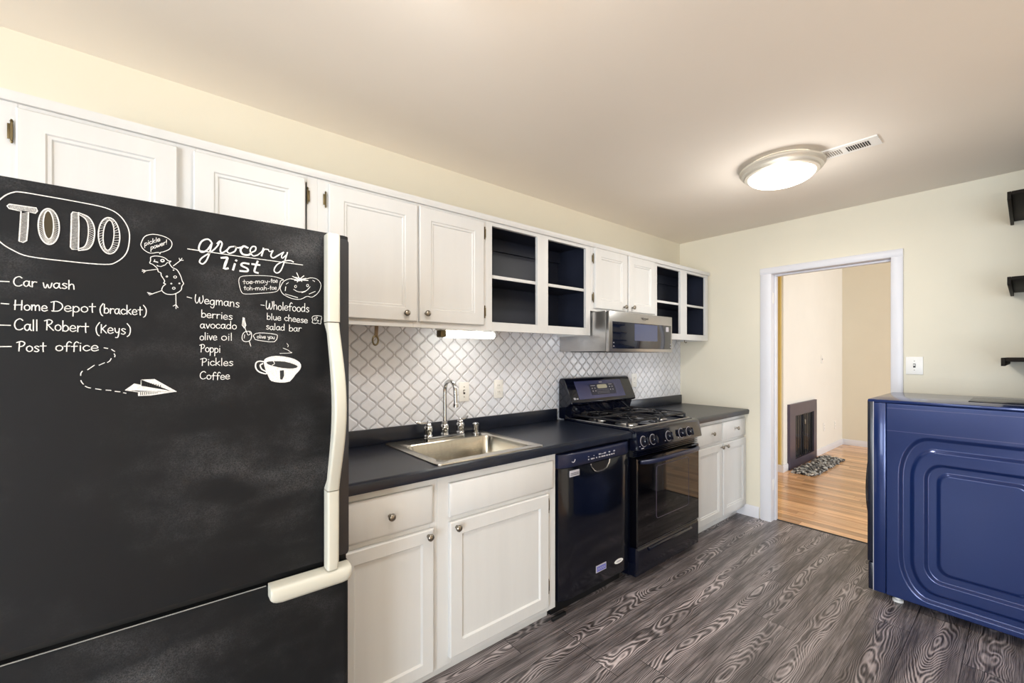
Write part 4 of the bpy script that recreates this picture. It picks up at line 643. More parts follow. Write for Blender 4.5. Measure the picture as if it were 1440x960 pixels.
"list3":[[3.0,0,[-2582,13884,-2402,13891]],[2.9,0,[-2291,13982,-2299,13797]],[2.9,0,[-2329,13971,-2313,13980,-2295,13989,-2279,13997,-2264,13999,-2250,13995,-2236,13987,-2225,13975,-2219,13963,-2220,13949,-2225,13933,-2233,13918,-2242,13906,-2252,13899,-2265,13895,-2278,13892,-2291,13889]],[2.9,0,[-2153,13907,-2163,13900,-2173,13894,-2183,13887,-2189,13878,-2193,13865,-2195,13849,-2195,13833,-2192,13820,-2186,13809,-2176,13799,-2166,13792,-2156,13790,-2146,13792,-2135,13798,-2125,13807,-2118,13818,-2114,13831,-2113,13847,-2115,13863,-2118,13876,-2124,13886,-2133,13893,-2143,13900,-2153,13907]],[2.9,0,[-2022,13890,-2031,13894,-2040,13900,-2049,13904,-2057,13905,-2065,13901,-2073,13895,-2079,13887,-2081,13879,-2077,13872,-2069,13864,-2060,13856,-2051,13848,-2043,13841,-2033,13833,-2026,13826,-2023,13819,-2026,13810,-2033,13800,-2042,13791,-2051,13787,-2060,13787,-2069,13790,-2078,13795,-2087,13799]],[2.9,0,[-1962,13976,-1963,13942,-1964,13906,-1964,13873,-1964,13846,-1964,13826,-1962,13811,-1961,13799,-1960,13786]],[2.9,0,[-2003,13906,-1919,13910]],[2.9,0,[-1727,13924,-1739,13917,-1752,13911,-1763,13904,-1772,13894,-1776,13881,-1778,13865,-1778,13849,-1774,13836,-1767,13826,-1756,13817,-1743,13810,-1731,13808,-1719,13811,-1705,13818,-1693,13827,-1685,13838,-1681,13851,-1679,13867,-1681,13883,-1685,13896,-1693,13905,-1703,13912,-1716,13918,-1727,13924]],[2.9,0,[-1549,13984,-1558,13991,-1566,14000,-1575,14006,-1584,14006,-1592,14000,-1601,13989,-1609,13974,-1615,13959,-1618,13940,-1618,13920,-1618,13898,-1618,13877,-1619,13856,-1619,13836,-1620,13815,-1621,13795]],[2.9,0,[-1659,13905,-1570,13913]],[2.9,0,[-1437,13983,-1446,13990,-1455,13999,-1464,14005,-1472,14006,-1481,13999,-1490,13988,-1499,13974,-1504,13957,-1507,13939,-1508,13918,-1507,13896,-1507,13875,-1508,13854,-1509,13834,-1509,13813,-1510,13792]],[2.9,0,[-1549,13903,-1458,13911]],[2.9,0,[-1412,13924,-1412,13806]],[2.9,0,[-1413,13972,-1405,13978]],[2.9,0,[-1270,13907,-1281,13914,-1292,13922,-1302,13928,-1314,13929,-1327,13925,-1341,13915,-1354,13904,-1364,13892,-1368,13881,-1369,13868,-1368,13856,-1364,13845,-1356,13834,-1346,13823,-1333,13814,-1321,13810,-1307,13812,-1293,13819,-1278,13827,-1263,13835]],[2.9,0,[-1237,13868,-1212,13869,-1184,13870,-1160,13871,-1144,13876,-1138,13885,-1141,13897,-1147,13909,-1154,13918,-1163,13924,-1174,13929,-1187,13931,-1198,13929,-1209,13922,-1221,13911,-1231,13899,-1237,13886,-1240,13872,-1241,13858,-1239,13843,-1234,13832,-1227,13823,-1216,13815,-1204,13810,-1191,13809,-1177,13811,-1161,13818,-1145,13826,-1129,13834]]],
"plane":[[2.6,0,[-1039,13880,-978,13867]],[2.6,0,[-917,13846,-865,13800]],[2.6,0,[-874,13748,-869,13736,-863,13724,-860,13712,-860,13700,-863,13688,-865,13676]],[2.6,0,[-923,13641,-930,13622,-937,13604,-946,13587,-958,13574,-971,13563,-985,13552]],[2.6,0,[-1030,13547,-1119,13492]],[2.6,0,[-1194,13493,-1300,13395]],[2.6,0,[-1382,13366,-1390,13352,-1398,13338,-1404,13323,-1407,13307,-1407,13289,-1408,13272]],[2.6,0,[-1404,13164,-1401,13151,-1397,13138,-1392,13124,-1384,13110,-1375,13095,-1365,13080]],[2.6,0,[-1337,13035,-1325,13026,-1313,13016,-1300,13008,-1285,13001,-1269,12996,-1253,12991]],[2.6,0,[-1175,12970,-1087,12948]],[2.6,0,[-1007,12933,-926,12922]],[2.6,0,[-859,12897,-776,12882]],[2.6,0,[-719,12857,-674,12844]],[1.9,3,[-389,13103,-380,13001]],[1.9,3,[-350,13090,-341,12994]],[1.9,3,[-310,13078,-302,12986]],[1.9,3,[-271,13065,-262,12979]],[1.9,3,[-231,13052,-223,12972]],[1.9,3,[-191,13039,-183,12964]],[1.9,3,[-151,13026,-143,12957]],[1.9,3,[-111,13013,-102,12949]],[1.9,3,[-70,13000,-62,12942]],[1.9,3,[-423,12856,-423,12786]],[1.9,3,[-387,12854,-387,12789]],[1.9,3,[-351,12852,-351,12792]],[1.9,3,[-315,12850,-315,12796]],[1.9,3,[-278,12848,-278,12799]],[1.9,3,[-241,12846,-241,12803]],[1.9,3,[-204,12844,-204,12806]],[1.9,3,[-167,12842,-167,12810]],[1.9,3,[-130,12840,-130,12813]],[1.7,3,[-416,13141,92,12866]],[2.1,0,[-416,13003,-416,13141,-177,13145,234,12835,-255,12772,-465,12775,-465,12858]],[2.1,0,[-685,12915,-534,13054,-423,13021]],[2.1,0,[-685,12915,-465,12862,226,12832]]],
"plane_fill":[[2.1,1,[-416,13141,-177,13145,234,12835,92,12862]],[2.1,1,[-416,13003,167,12843,-255,12869,-685,12915,-534,13054,-423,13021]],[2.1,1,[-465,12858,167,12831,-255,12772,-465,12775]]],
"pickle":[[2.4,0,[-411,16338,-398,16387,-378,16445,-349,16495,-308,16530,-259,16556,-206,16573,-147,16578,-85,16573,-27,16563,24,16548,69,16526,105,16501,129,16471,143,16437,147,16401,142,16359,128,16316,105,16276,70,16242,26,16212,-11,16189,-34,16178,-51,16175,-63,16168,-71,16152,-75,16133,-79,16123,-81,16133,-84,16153,-101,16162,-144,16150,-201,16128,-253,16118,-296,16130,-333,16154,-364,16180,-387,16207,-404,16237,-414,16265,-419,16287,-419,16308,-411,16338]],[1.9,0,[-350,16339,-350,16323,-350,16306,-350,16291,-350,16276,-350,16263,-351,16251,-351,16240,-351,16229]],[1.9,0,[-350,16317,-345,16326,-341,16335,-336,16344,-331,16349,-326,16352,-319,16352,-314,16350,-310,16346,-308,16340,-307,16332,-308,16323,-310,16315,-314,16307,-319,16299,-326,16292,-331,16287,-336,16285,-340,16285,-345,16286,-349,16286]],[1.9,0,[-285,16378,-285,16315]],[1.9,0,[-286,16403,-282,16408]],[1.9,0,[-222,16399,-227,16400,-232,16401,-236,16402,-241,16400,-247,16394,-254,16386,-260,16377,-264,16369,-266,16361,-266,16354,-265,16348,-264,16343,-260,16339,-256,16336,-250,16335,-244,16335,-239,16340,-232,16347,-226,16355,-219,16363]],[1.9,0,[-206,16471,-206,16360]],[1.9,0,[-168,16445,-205,16389]],[1.9,0,[-197,16398,-164,16384]],[1.9,0,[-145,16505,-145,16394]],[1.9,0,[-123,16441,-111,16448,-99,16455,-88,16462,-81,16468,-79,16474,-80,16480,-82,16485,-86,16488,-89,16489,-95,16489,-100,16487,-105,16483,-110,16477,-115,16468,-120,16459,-123,16451,-124,16443,-124,16435,-123,16428,-121,16423,-118,16420,-113,16419,-108,16419,-102,16421,-96,16426,-89,16434,-82,16442,-75,16450]],[1.9,0,[-240,16267,-240,16251,-240,16235,-240,16219,-240,16204,-240,16191,-240,16179,-241,16168,-241,16156]],[1.9,0,[-240,16245,-236,16254,-232,16264,-227,16272,-223,16278,-218,16280,-212,16280,-207,16278,-204,16274,-202,16268,-201,16260,-202,16251,-204,16242,-207,16235,-212,16227,-218,16220,-223,16215,-227,16213,-231,16213,-235,16214,-239,16214]],[1.9,0,[-166,16313,-171,16306,-176,16299,-181,16292,-185,16285,-187,16277,-188,16268,-187,16259,-186,16253,-183,16249,-178,16247,-173,16247,-168,16248,-162,16253,-157,16260,-152,16268,-148,16276,-146,16285,-146,16294,-147,16302,-148,16308,-151,16311,-156,16312,-161,16312,-166,16313]],[1.9,0,[-134,16333,-132,16320,-131,16307,-129,16295,-127,16286,-125,16281,-122,16279,-119,16279,-117,16283,-114,16294,-111,16311,-108,16327,-105,16335,-103,16331,-101,16319,-99,16307,-96,16299,-93,16298,-89,16301,-86,16306,-83,16314,-80,16325,-78,16339,-76,16355,-74,16370]],[1.9,0,[-61,16344,-51,16351,-40,16358,-30,16364,-24,16371,-21,16377,-22,16382,-25,16387,-28,16390,-31,16392,-36,16391,-41,16389,-45,16386,-50,16380,-54,16371,-58,16362,-61,16354,-62,16346,-62,16338,-61,16331,-60,16326,-57,16323,-52,16321,-47,16322,-42,16324,-37,16329,-30,16336,-24,16344,-18,16352]],[1.9,0,[-5,16413,-5,16349]],[1.9,0,[-5,16388,-2,16396,1,16404,5,16412,8,16418,13,16422,18,16425,23,16426,28,16428]],[1.9,0,[44,16486,42,16408]],[1.9,0,[41,16379,44,16383]],[2.6,0,[-238,16032,-209,16050,-168,16064,-125,16070,-81,16068,-34,16060,6,16047,36,16026,59,16001,80,15983,102,15980,121,15985,130,15984,122,15972,104,15954,97,15932,109,15900,130,15863,155,15832,182,15817,212,15808,240,15789,265,15752,288,15704,308,15657,322,15612,332,15568,342,15531,353,15505,364,15487,368,15468,360,15447,346,15425,333,15399,330,15368,328,15334,316,15300,286,15264,245,15229,206,15203,171,15188,137,15181,105,15178,76,15178,48,15182,22,15192,-4,15211,-29,15236,-44,15264,-43,15297,-32,15332,-19,15363,-1,15387,20,15406,30,15421,21,15428,2,15431,-11,15438,-6,15451,6,15469,9,15493,-7,15531,-32,15576,-52,15614,-57,15640,-56,15661,-60,15677,-74,15686,-93,15692,-109,15702,-114,15722,-116,15748,-125,15774,-148,15804,-178,15834,-206,15858,-229,15869,-249,15873,-261,15882,-261,15900,-253,15922,-246,15947,-246,15976,-248,16007,-238,16032]],[2.4,0,[-125,15833,-60,15829,22,15879,55,15937,80,15940]],[2.4,0,[-133,15847,-109,15835]],[2.4,0,[-125,15757,-349,15689]],[2.4,0,[-333,15695,-393,15708]],[2.4,0,[-333,15691,-372,15642]],[2.4,0,[-341,15690,-396,15672]],[2.4,0,[172,15873,308,16026]],[2.4,0,[299,16021,282,16077]],[2.4,0,[304,16026,339,16085]],[2.4,0,[308,16026,363,16038]],[2.4,0,[-52,15253,-214,15164]],[2.4,0,[-209,15164,-304,15187]],[2.4,0,[-209,15164,-269,15133]],[2.4,0,[-253,15181,-285,15157]],[2.4,0,[219,15204,223,14934]],[2.4,0,[223,14945,169,14904]],[2.4,0,[223,14945,223,14844]],[2.4,0,[223,14945,260,14872]],[2.1,0,[50,15620,56,15620,61,15617,64,15612,65,15607,64,15601,61,15595,56,15591,50,15589,45,15590,40,15593,37,15597,35,15603,37,15609,40,15614,45,15618,50,15620]],[2.1,0,[206,15638,216,15637,225,15632,231,15624,233,15614,231,15603,225,15593,216,15586,206,15583,196,15584,187,15589,181,15597,179,15607,181,15618,187,15628,196,15634,206,15638]],[2.1,0,[134,15455,138,15454,142,15452,144,15449,145,15444,144,15439,142,15435,138,15432,134,15431,129,15431,125,15433,123,15437,122,15442,123,15446,125,15450,129,15453,134,15455]],[2.1,0,[287,15476,292,15475,296,15473,298,15470,299,15465,298,15460,296,15456,292,15453,287,15452,283,15452,279,15454,276,15458,275,15463,276,15467,279,15471,283,15474,287,15476]],[2.1,0,[181,15362,190,15361,198,15356,204,15348,206,15339,204,15328,198,15319,190,15313,181,15310,171,15311,163,15316,157,15324,155,15333,157,15343,163,15352,171,15359,181,15362]],[2.1,0,[175,15783,179,15783,181,15782,183,15779,184,15776,183,15772,181,15769,179,15767,175,15766,172,15766,170,15768,168,15770,167,15774,168,15777,170,15780,172,15782,175,15783]],[3.4,0,[-189,15934,-117,15923]],[2.1,0,[-173,15978,-173,15926]],[3.4,0,[-30,16003,-19,16002,-10,15998,-3,15989,-1,15978,-3,15966,-10,15955,-19,15948,-30,15944,-42,15945,-51,15950,-57,15958,-60,15969,-57,15981,-51,15992,-42,15999,-30,16003]]],
"grocery":[[3.0,0,[446,16332,1619,16307,3055,16291]],[5.6,0,[937,16555,924,16576,911,16598,898,16617,883,16630,866,16638,848,16641,829,16638,808,16630,785,16617,759,16597,734,16573,714,16544,696,16507,681,16462,671,16418,668,16381,673,16350,686,16322,703,16302,724,16294,749,16298,780,16314,811,16339,840,16369,866,16408,890,16455,913,16506,937,16555]],[4.9,0,[937,16555,923,16486,910,16415,897,16346,883,16284,868,16228,852,16176,836,16131,819,16092,801,16059,782,16033,763,16013,745,16003,726,16003,706,16012,690,16028,682,16046,684,16068,693,16093,709,16123,735,16158,774,16198,826,16245,880,16293,926,16338,962,16379,994,16419,1021,16457,1045,16494,1064,16530,1078,16564,1091,16598,1104,16632]],[5.4,0,[1045,16561,1060,16581,1075,16604,1090,16622,1104,16632,1118,16630,1132,16620,1143,16602,1148,16578,1143,16542,1130,16496,1117,16449,1110,16412,1112,16385,1118,16362,1129,16348,1143,16343,1164,16351,1191,16371,1219,16396,1243,16420,1262,16443,1279,16467,1294,16492,1310,16516]],[5.2,0,[1412,16549,1386,16541,1358,16534,1333,16525,1310,16511,1291,16489,1273,16460,1259,16432,1254,16408,1259,16389,1272,16371,1290,16359,1310,16355,1337,16363,1369,16381,1400,16403,1424,16427,1439,16453,1448,16484,1453,16513,1453,16534,1445,16545,1430,16550,1416,16550,1412,16549,1424,16545,1445,16538,1470,16530,1492,16527,1510,16530,1527,16536,1544,16544,1561,16552]],[7.3,0,[1713,16563,1689,16572,1665,16584,1641,16592,1619,16589,1597,16571,1576,16543,1558,16511,1550,16482,1552,16454,1561,16425,1577,16399,1596,16380,1621,16369,1653,16365,1685,16366,1713,16370,1734,16379,1751,16392,1767,16408,1784,16422]],[4.9,0,[1772,16434,1802,16454,1834,16474,1863,16494,1884,16515,1895,16541,1900,16570,1898,16596,1891,16614,1877,16622,1855,16624,1832,16619,1812,16606,1796,16585,1780,16554,1768,16520,1765,16488,1773,16455,1788,16419,1809,16388,1831,16369,1855,16367,1883,16377,1911,16392,1939,16404]],[4.3,0,[1939,16404,1965,16431,1992,16458,2016,16485,2036,16511,2050,16537,2059,16562,2065,16587,2073,16613]],[5.6,0,[2073,16613,2071,16586,2068,16560,2065,16533,2061,16507,2054,16480,2046,16453,2038,16425,2029,16398]],[4.7,0,[2041,16490,2057,16515,2072,16542,2088,16566,2105,16584,2125,16592,2147,16593,2169,16592,2192,16592]],[3.4,0,[2192,16592,2198,16577,2203,16560,2210,16547,2221,16540,2238,16544,2258,16555,2280,16569,2301,16581]],[5.2,0,[2301,16581,2286,16543,2269,16504,2256,16467,2251,16437,2257,16413,2271,16394,2289,16382,2311,16381,2338,16394,2369,16419,2403,16449,2436,16476,2467,16501,2499,16526,2532,16551,2564,16576]],[4.7,0,[2660,16586,2647,16535,2634,16486,2620,16434,2603,16374,2580,16300,2554,16216,2526,16135,2500,16072,2473,16030,2446,16002,2420,15986,2397,15979,2374,15983,2352,15999,2335,16022,2329,16050,2336,16086,2353,16131,2379,16177,2410,16218,2452,16254,2503,16287,2556,16317,2603,16340,2641,16355,2675,16364,2706,16369,2734,16370,2757,16367,2776,16359,2794,16349,2813,16340]],[4.3,0,[2564,16576,2549,16546,2533,16515,2520,16486,2512,16462,2512,16441,2516,16422,2525,16410,2538,16408,2556,16422,2579,16449,2605,16480,2629,16508]],[7.1,0,[1132,16211,1173,16222,1213,16232,1243,16238,1260,16238,1267,16232,1266,16214,1253,16178,1231,16130,1214,16081,1203,16030,1196,15979,1199,15945,1218,15939,1247,15950,1277,15961]],[7.1,0,[1132,16211,1180,16219,1228,16228,1254,16207,1246,16138,1217,16041,1188,15944]],[7.1,0,[1424,16096,1385,15935]],[7.1,0,[1446,16194,1462,16183]],[7.1,0,[1736,16140,1690,16144,1644,16148,1608,16144,1581,16126,1564,16100,1566,16075,1603,16054,1659,16033,1701,16011,1717,15985,1718,15957,1701,15937,1659,15929,1598,15928,1538,15927]],[7.1,0,[1939,16237,1919,16177,1900,16116,1884,16063,1872,16017,1864,15978,1867,15949,1888,15934,1920,15929,1951,15924]],[7.1,0,[1808,16144,1988,16141]]],
"tomato":[[2.1,0,[1515,15701,1525,15740,1546,15771,1596,15798,1694,15822,1823,15841,1951,15857,2072,15868,2192,15875,2296,15876,2380,15867,2447,15851,2500,15837,2537,15826,2558,15817,2564,15807,2547,15801,2515,15795,2487,15769,2473,15705,2464,15621,2448,15550,2427,15508,2398,15479,2347,15454,2265,15431,2162,15411,2049,15392,1916,15368,1774,15345,1666,15334,1612,15338,1590,15353,1573,15380,1553,15425,1538,15482,1527,15539,1517,15595,1511,15652,1515,15701]],[1.8,0,[1633,15702,1633,15682,1632,15662,1632,15643,1631,15627,1632,15616,1633,15608,1634,15601,1635,15594]],[1.8,0,[1602,15656,1665,15670]],[1.8,0,[1708,15672,1700,15667,1692,15662,1685,15657,1680,15650,1677,15642,1675,15633,1676,15624,1678,15616,1683,15611,1690,15607,1698,15604,1705,15604,1713,15607,1722,15612,1729,15619,1735,15626,1737,15634,1738,15643,1737,15653,1735,15660,1730,15664,1723,15667,1715,15670,1708,15672]],[1.8,0,[1758,15648,1774,15651,1790,15654,1804,15657,1814,15661,1817,15666,1816,15673,1812,15679,1808,15683,1803,15686,1796,15688,1788,15688,1782,15686,1775,15681,1768,15674,1762,15666,1758,15658,1756,15650,1756,15642,1757,15634,1760,15628,1764,15623,1771,15620,1778,15618,1786,15618,1794,15621,1804,15626,1813,15633,1823,15638]],[1.8,0,[1836,15667,1877,15672]],[1.8,0,[1895,15707,1895,15638]],[1.8,0,[1895,15679,1901,15688,1907,15697,1913,15705,1918,15710,1923,15711,1928,15709,1933,15705,1936,15698,1938,15688,1939,15674,1939,15658,1939,15644]],[1.8,0,[1939,15685,1945,15694,1952,15703,1958,15711,1964,15716,1970,15717,1976,15716,1981,15712,1985,15705,1987,15694,1988,15680,1988,15665,1989,15650]],[1.8,0,[2080,15723,2073,15727,2066,15730,2059,15733,2052,15734,2044,15731,2035,15725,2027,15719,2021,15712,2018,15705,2016,15696,2016,15688,2017,15681,2021,15674,2027,15669,2033,15664,2040,15663,2046,15664,2053,15668,2060,15673,2066,15680,2070,15689,2073,15700,2077,15712,2080,15723]],[1.8,0,[2081,15737,2080,15724,2079,15711,2078,15699,2079,15689,2082,15682,2086,15677,2091,15674,2096,15670]],[1.8,0,[2112,15735,2114,15725,2116,15713,2118,15703,2122,15695,2127,15689,2133,15686,2139,15684,2145,15684,2151,15688,2157,15694,2163,15701,2169,15708]],[1.8,0,[2173,15743,2171,15727,2169,15711,2167,15695,2165,15680,2162,15665,2159,15651,2155,15638,2150,15629,2144,15624,2137,15623,2129,15623,2122,15622]],[1.8,0,[2194,15719,2237,15724]],[1.8,0,[2271,15811,2271,15791,2270,15770,2270,15750,2270,15734,2270,15722,2271,15714,2272,15707,2273,15699]],[1.8,0,[2248,15765,2296,15776]],[1.8,0,[2329,15778,2323,15773,2316,15768,2311,15763,2307,15757,2304,15749,2303,15739,2304,15729,2305,15722,2309,15716,2314,15711,2321,15708,2327,15707,2333,15710,2339,15715,2345,15721,2349,15728,2351,15736,2352,15746,2351,15756,2349,15763,2345,15768,2340,15772,2334,15775,2329,15778]],[1.8,0,[2367,15746,2379,15748,2391,15750,2402,15752,2409,15756,2412,15761,2411,15768,2408,15775,2405,15780,2401,15783,2396,15785,2390,15786,2385,15784,2380,15779,2375,15772,2370,15764,2367,15757,2365,15749,2365,15740,2366,15732,2368,15725,2372,15720,2377,15716,2382,15714,2388,15714,2395,15716,2402,15721,2409,15727,2416,15732]],[1.8,0,[1649,15546,1648,15526,1648,15506,1647,15487,1647,15471,1648,15460,1649,15452,1650,15445,1650,15438]],[1.8,0,[1621,15502,1678,15512]],[1.8,0,[1717,15508,1710,15503,1702,15499,1696,15494,1691,15488,1688,15480,1687,15471,1687,15462,1689,15454,1694,15448,1700,15444,1707,15440,1715,15440,1722,15442,1729,15446,1736,15453,1741,15459,1744,15467,1744,15477,1744,15486,1741,15493,1737,15498,1731,15502,1724,15505,1717,15508]],[1.8,0,[1764,15564,1764,15547,1764,15531,1764,15515,1764,15499,1764,15485,1764,15471,1764,15458,1764,15445]],[1.8,0,[1764,15485,1770,15494,1776,15503,1782,15511,1788,15515,1794,15516,1799,15515,1804,15510,1808,15504,1811,15493,1812,15479,1812,15464,1813,15449]],[1.8,0,[1836,15490,1874,15494]],[1.8,0,[1891,15526,1891,15458]],[1.8,0,[1891,15499,1896,15507,1902,15516,1907,15524,1912,15529,1917,15529,1922,15528,1926,15524,1929,15517,1931,15506,1932,15492,1932,15476,1932,15462]],[1.8,0,[1932,15503,1938,15511,1944,15521,1950,15528,1955,15533,1961,15534,1966,15532,1971,15528,1975,15521,1977,15510,1978,15496,1978,15481,1978,15466]],[1.8,0,[2063,15530,2057,15533,2050,15537,2044,15540,2037,15541,2030,15538,2022,15533,2014,15527,2009,15521,2005,15513,2004,15505,2004,15496,2005,15489,2009,15483,2014,15477,2020,15473,2026,15471,2032,15472,2039,15475,2045,15480,2050,15487,2054,15496,2058,15507,2060,15518,2063,15530]],[1.8,0,[2064,15544,2063,15531,2062,15517,2062,15505,2062,15495,2065,15488,2069,15484,2074,15480,2078,15476]],[1.8,0,[2094,15599,2094,15582,2094,15565,2094,15549,2094,15533,2094,15518,2094,15505,2094,15491,2094,15478]],[1.8,0,[2094,15519,2100,15528,2107,15537,2114,15545,2120,15550,2126,15551,2133,15549,2138,15545,2143,15538,2145,15527,2147,15513,2147,15498,2148,15483]],[1.8,0,[2173,15527,2213,15531]],[1.8,0,[2246,15611,2246,15591,2245,15570,2245,15551,2245,15534,2245,15523,2246,15514,2247,15507,2248,15500]],[1.8,0,[2223,15566,2270,15576]],[1.8,0,[2303,15584,2297,15579,2291,15574,2286,15569,2282,15563,2279,15555,2278,15545,2279,15536,2280,15528,2284,15522,2289,15517,2295,15514,2301,15513,2307,15515,2314,15520,2320,15527,2324,15534,2326,15542,2326,15552,2326,15561,2324,15569,2320,15574,2315,15577,2309,15580,2303,15584]],[1.8,0,[2342,15551,2353,15553,2366,15555,2377,15557,2384,15560,2387,15566,2386,15573,2383,15580,2379,15585,2375,15588,2370,15590,2365,15590,2360,15589,2354,15584,2349,15578,2345,15570,2342,15562,2340,15554,2340,15545,2341,15537,2343,15530,2346,15525,2351,15522,2357,15519,2363,15519,2369,15521,2376,15526,2384,15532,2391,15537]],[2.4,0,[2487,15611,2507,15664,2537,15726,2577,15779,2631,15819,2695,15850,2760,15867,2818,15855,2876,15829,2947,15821,3042,15854,3150,15907,3247,15944,3324,15952,3390,15944,3444,15922,3491,15882,3527,15828,3544,15766,3536,15695,3510,15617,3472,15547,3422,15485,3361,15431,3303,15396,3256,15392,3212,15406,3164,15407,3114,15379,3060,15340,3001,15310,2933,15298,2860,15297,2786,15307,2707,15331,2627,15365,2564,15403,2525,15443,2501,15486,2487,15525,2478,15553,2477,15578,2487,15611]],[3.2,0,[2893,16049,2960,15896]],[3.2,0,[2786,15934,2947,15865]],[3.2,0,[2760,15858,2947,15850,3192,15863]],[3.2,0,[3082,15984,2960,15866]],[3.2,0,[2960,15881,2906,15787]],[3.2,0,[3001,15871,3028,15815]],[3.2,0,[2866,15914,3082,15880]],[3.2,0,[2839,15823,3137,15916]],[2.4,0,[2813,15572,2855,15548,2898,15524,2947,15512,3009,15516,3077,15533,3137,15560,3180,15597,3214,15643,3247,15690]],[2.4,0,[2616,15625,2603,15508]],[2.4,0,[2681,15747,2629,15698]],[2.4,0,[3220,15478,3387,15569]],[2.4,0,[3028,15496,3123,15543]],[2.4,0,[3317,15883,3373,15853]],[2.4,0,[2603,15421,2920,15347]],[2.1,0,[2866,15691,2876,15690,2885,15683,2891,15672,2893,15659,2891,15645,2885,15633,2876,15625,2866,15621,2856,15623,2847,15629,2842,15640,2839,15654,2842,15667,2847,15679,2856,15687,2866,15691]],[2.1,0,[3178,15754,3189,15752,3198,15746,3204,15735,3206,15721,3204,15708,3198,15695,3189,15687,3178,15683,3168,15685,3159,15691,3153,15702,3151,15716,3153,15729,3159,15742,3168,15750,3178,15754]]],
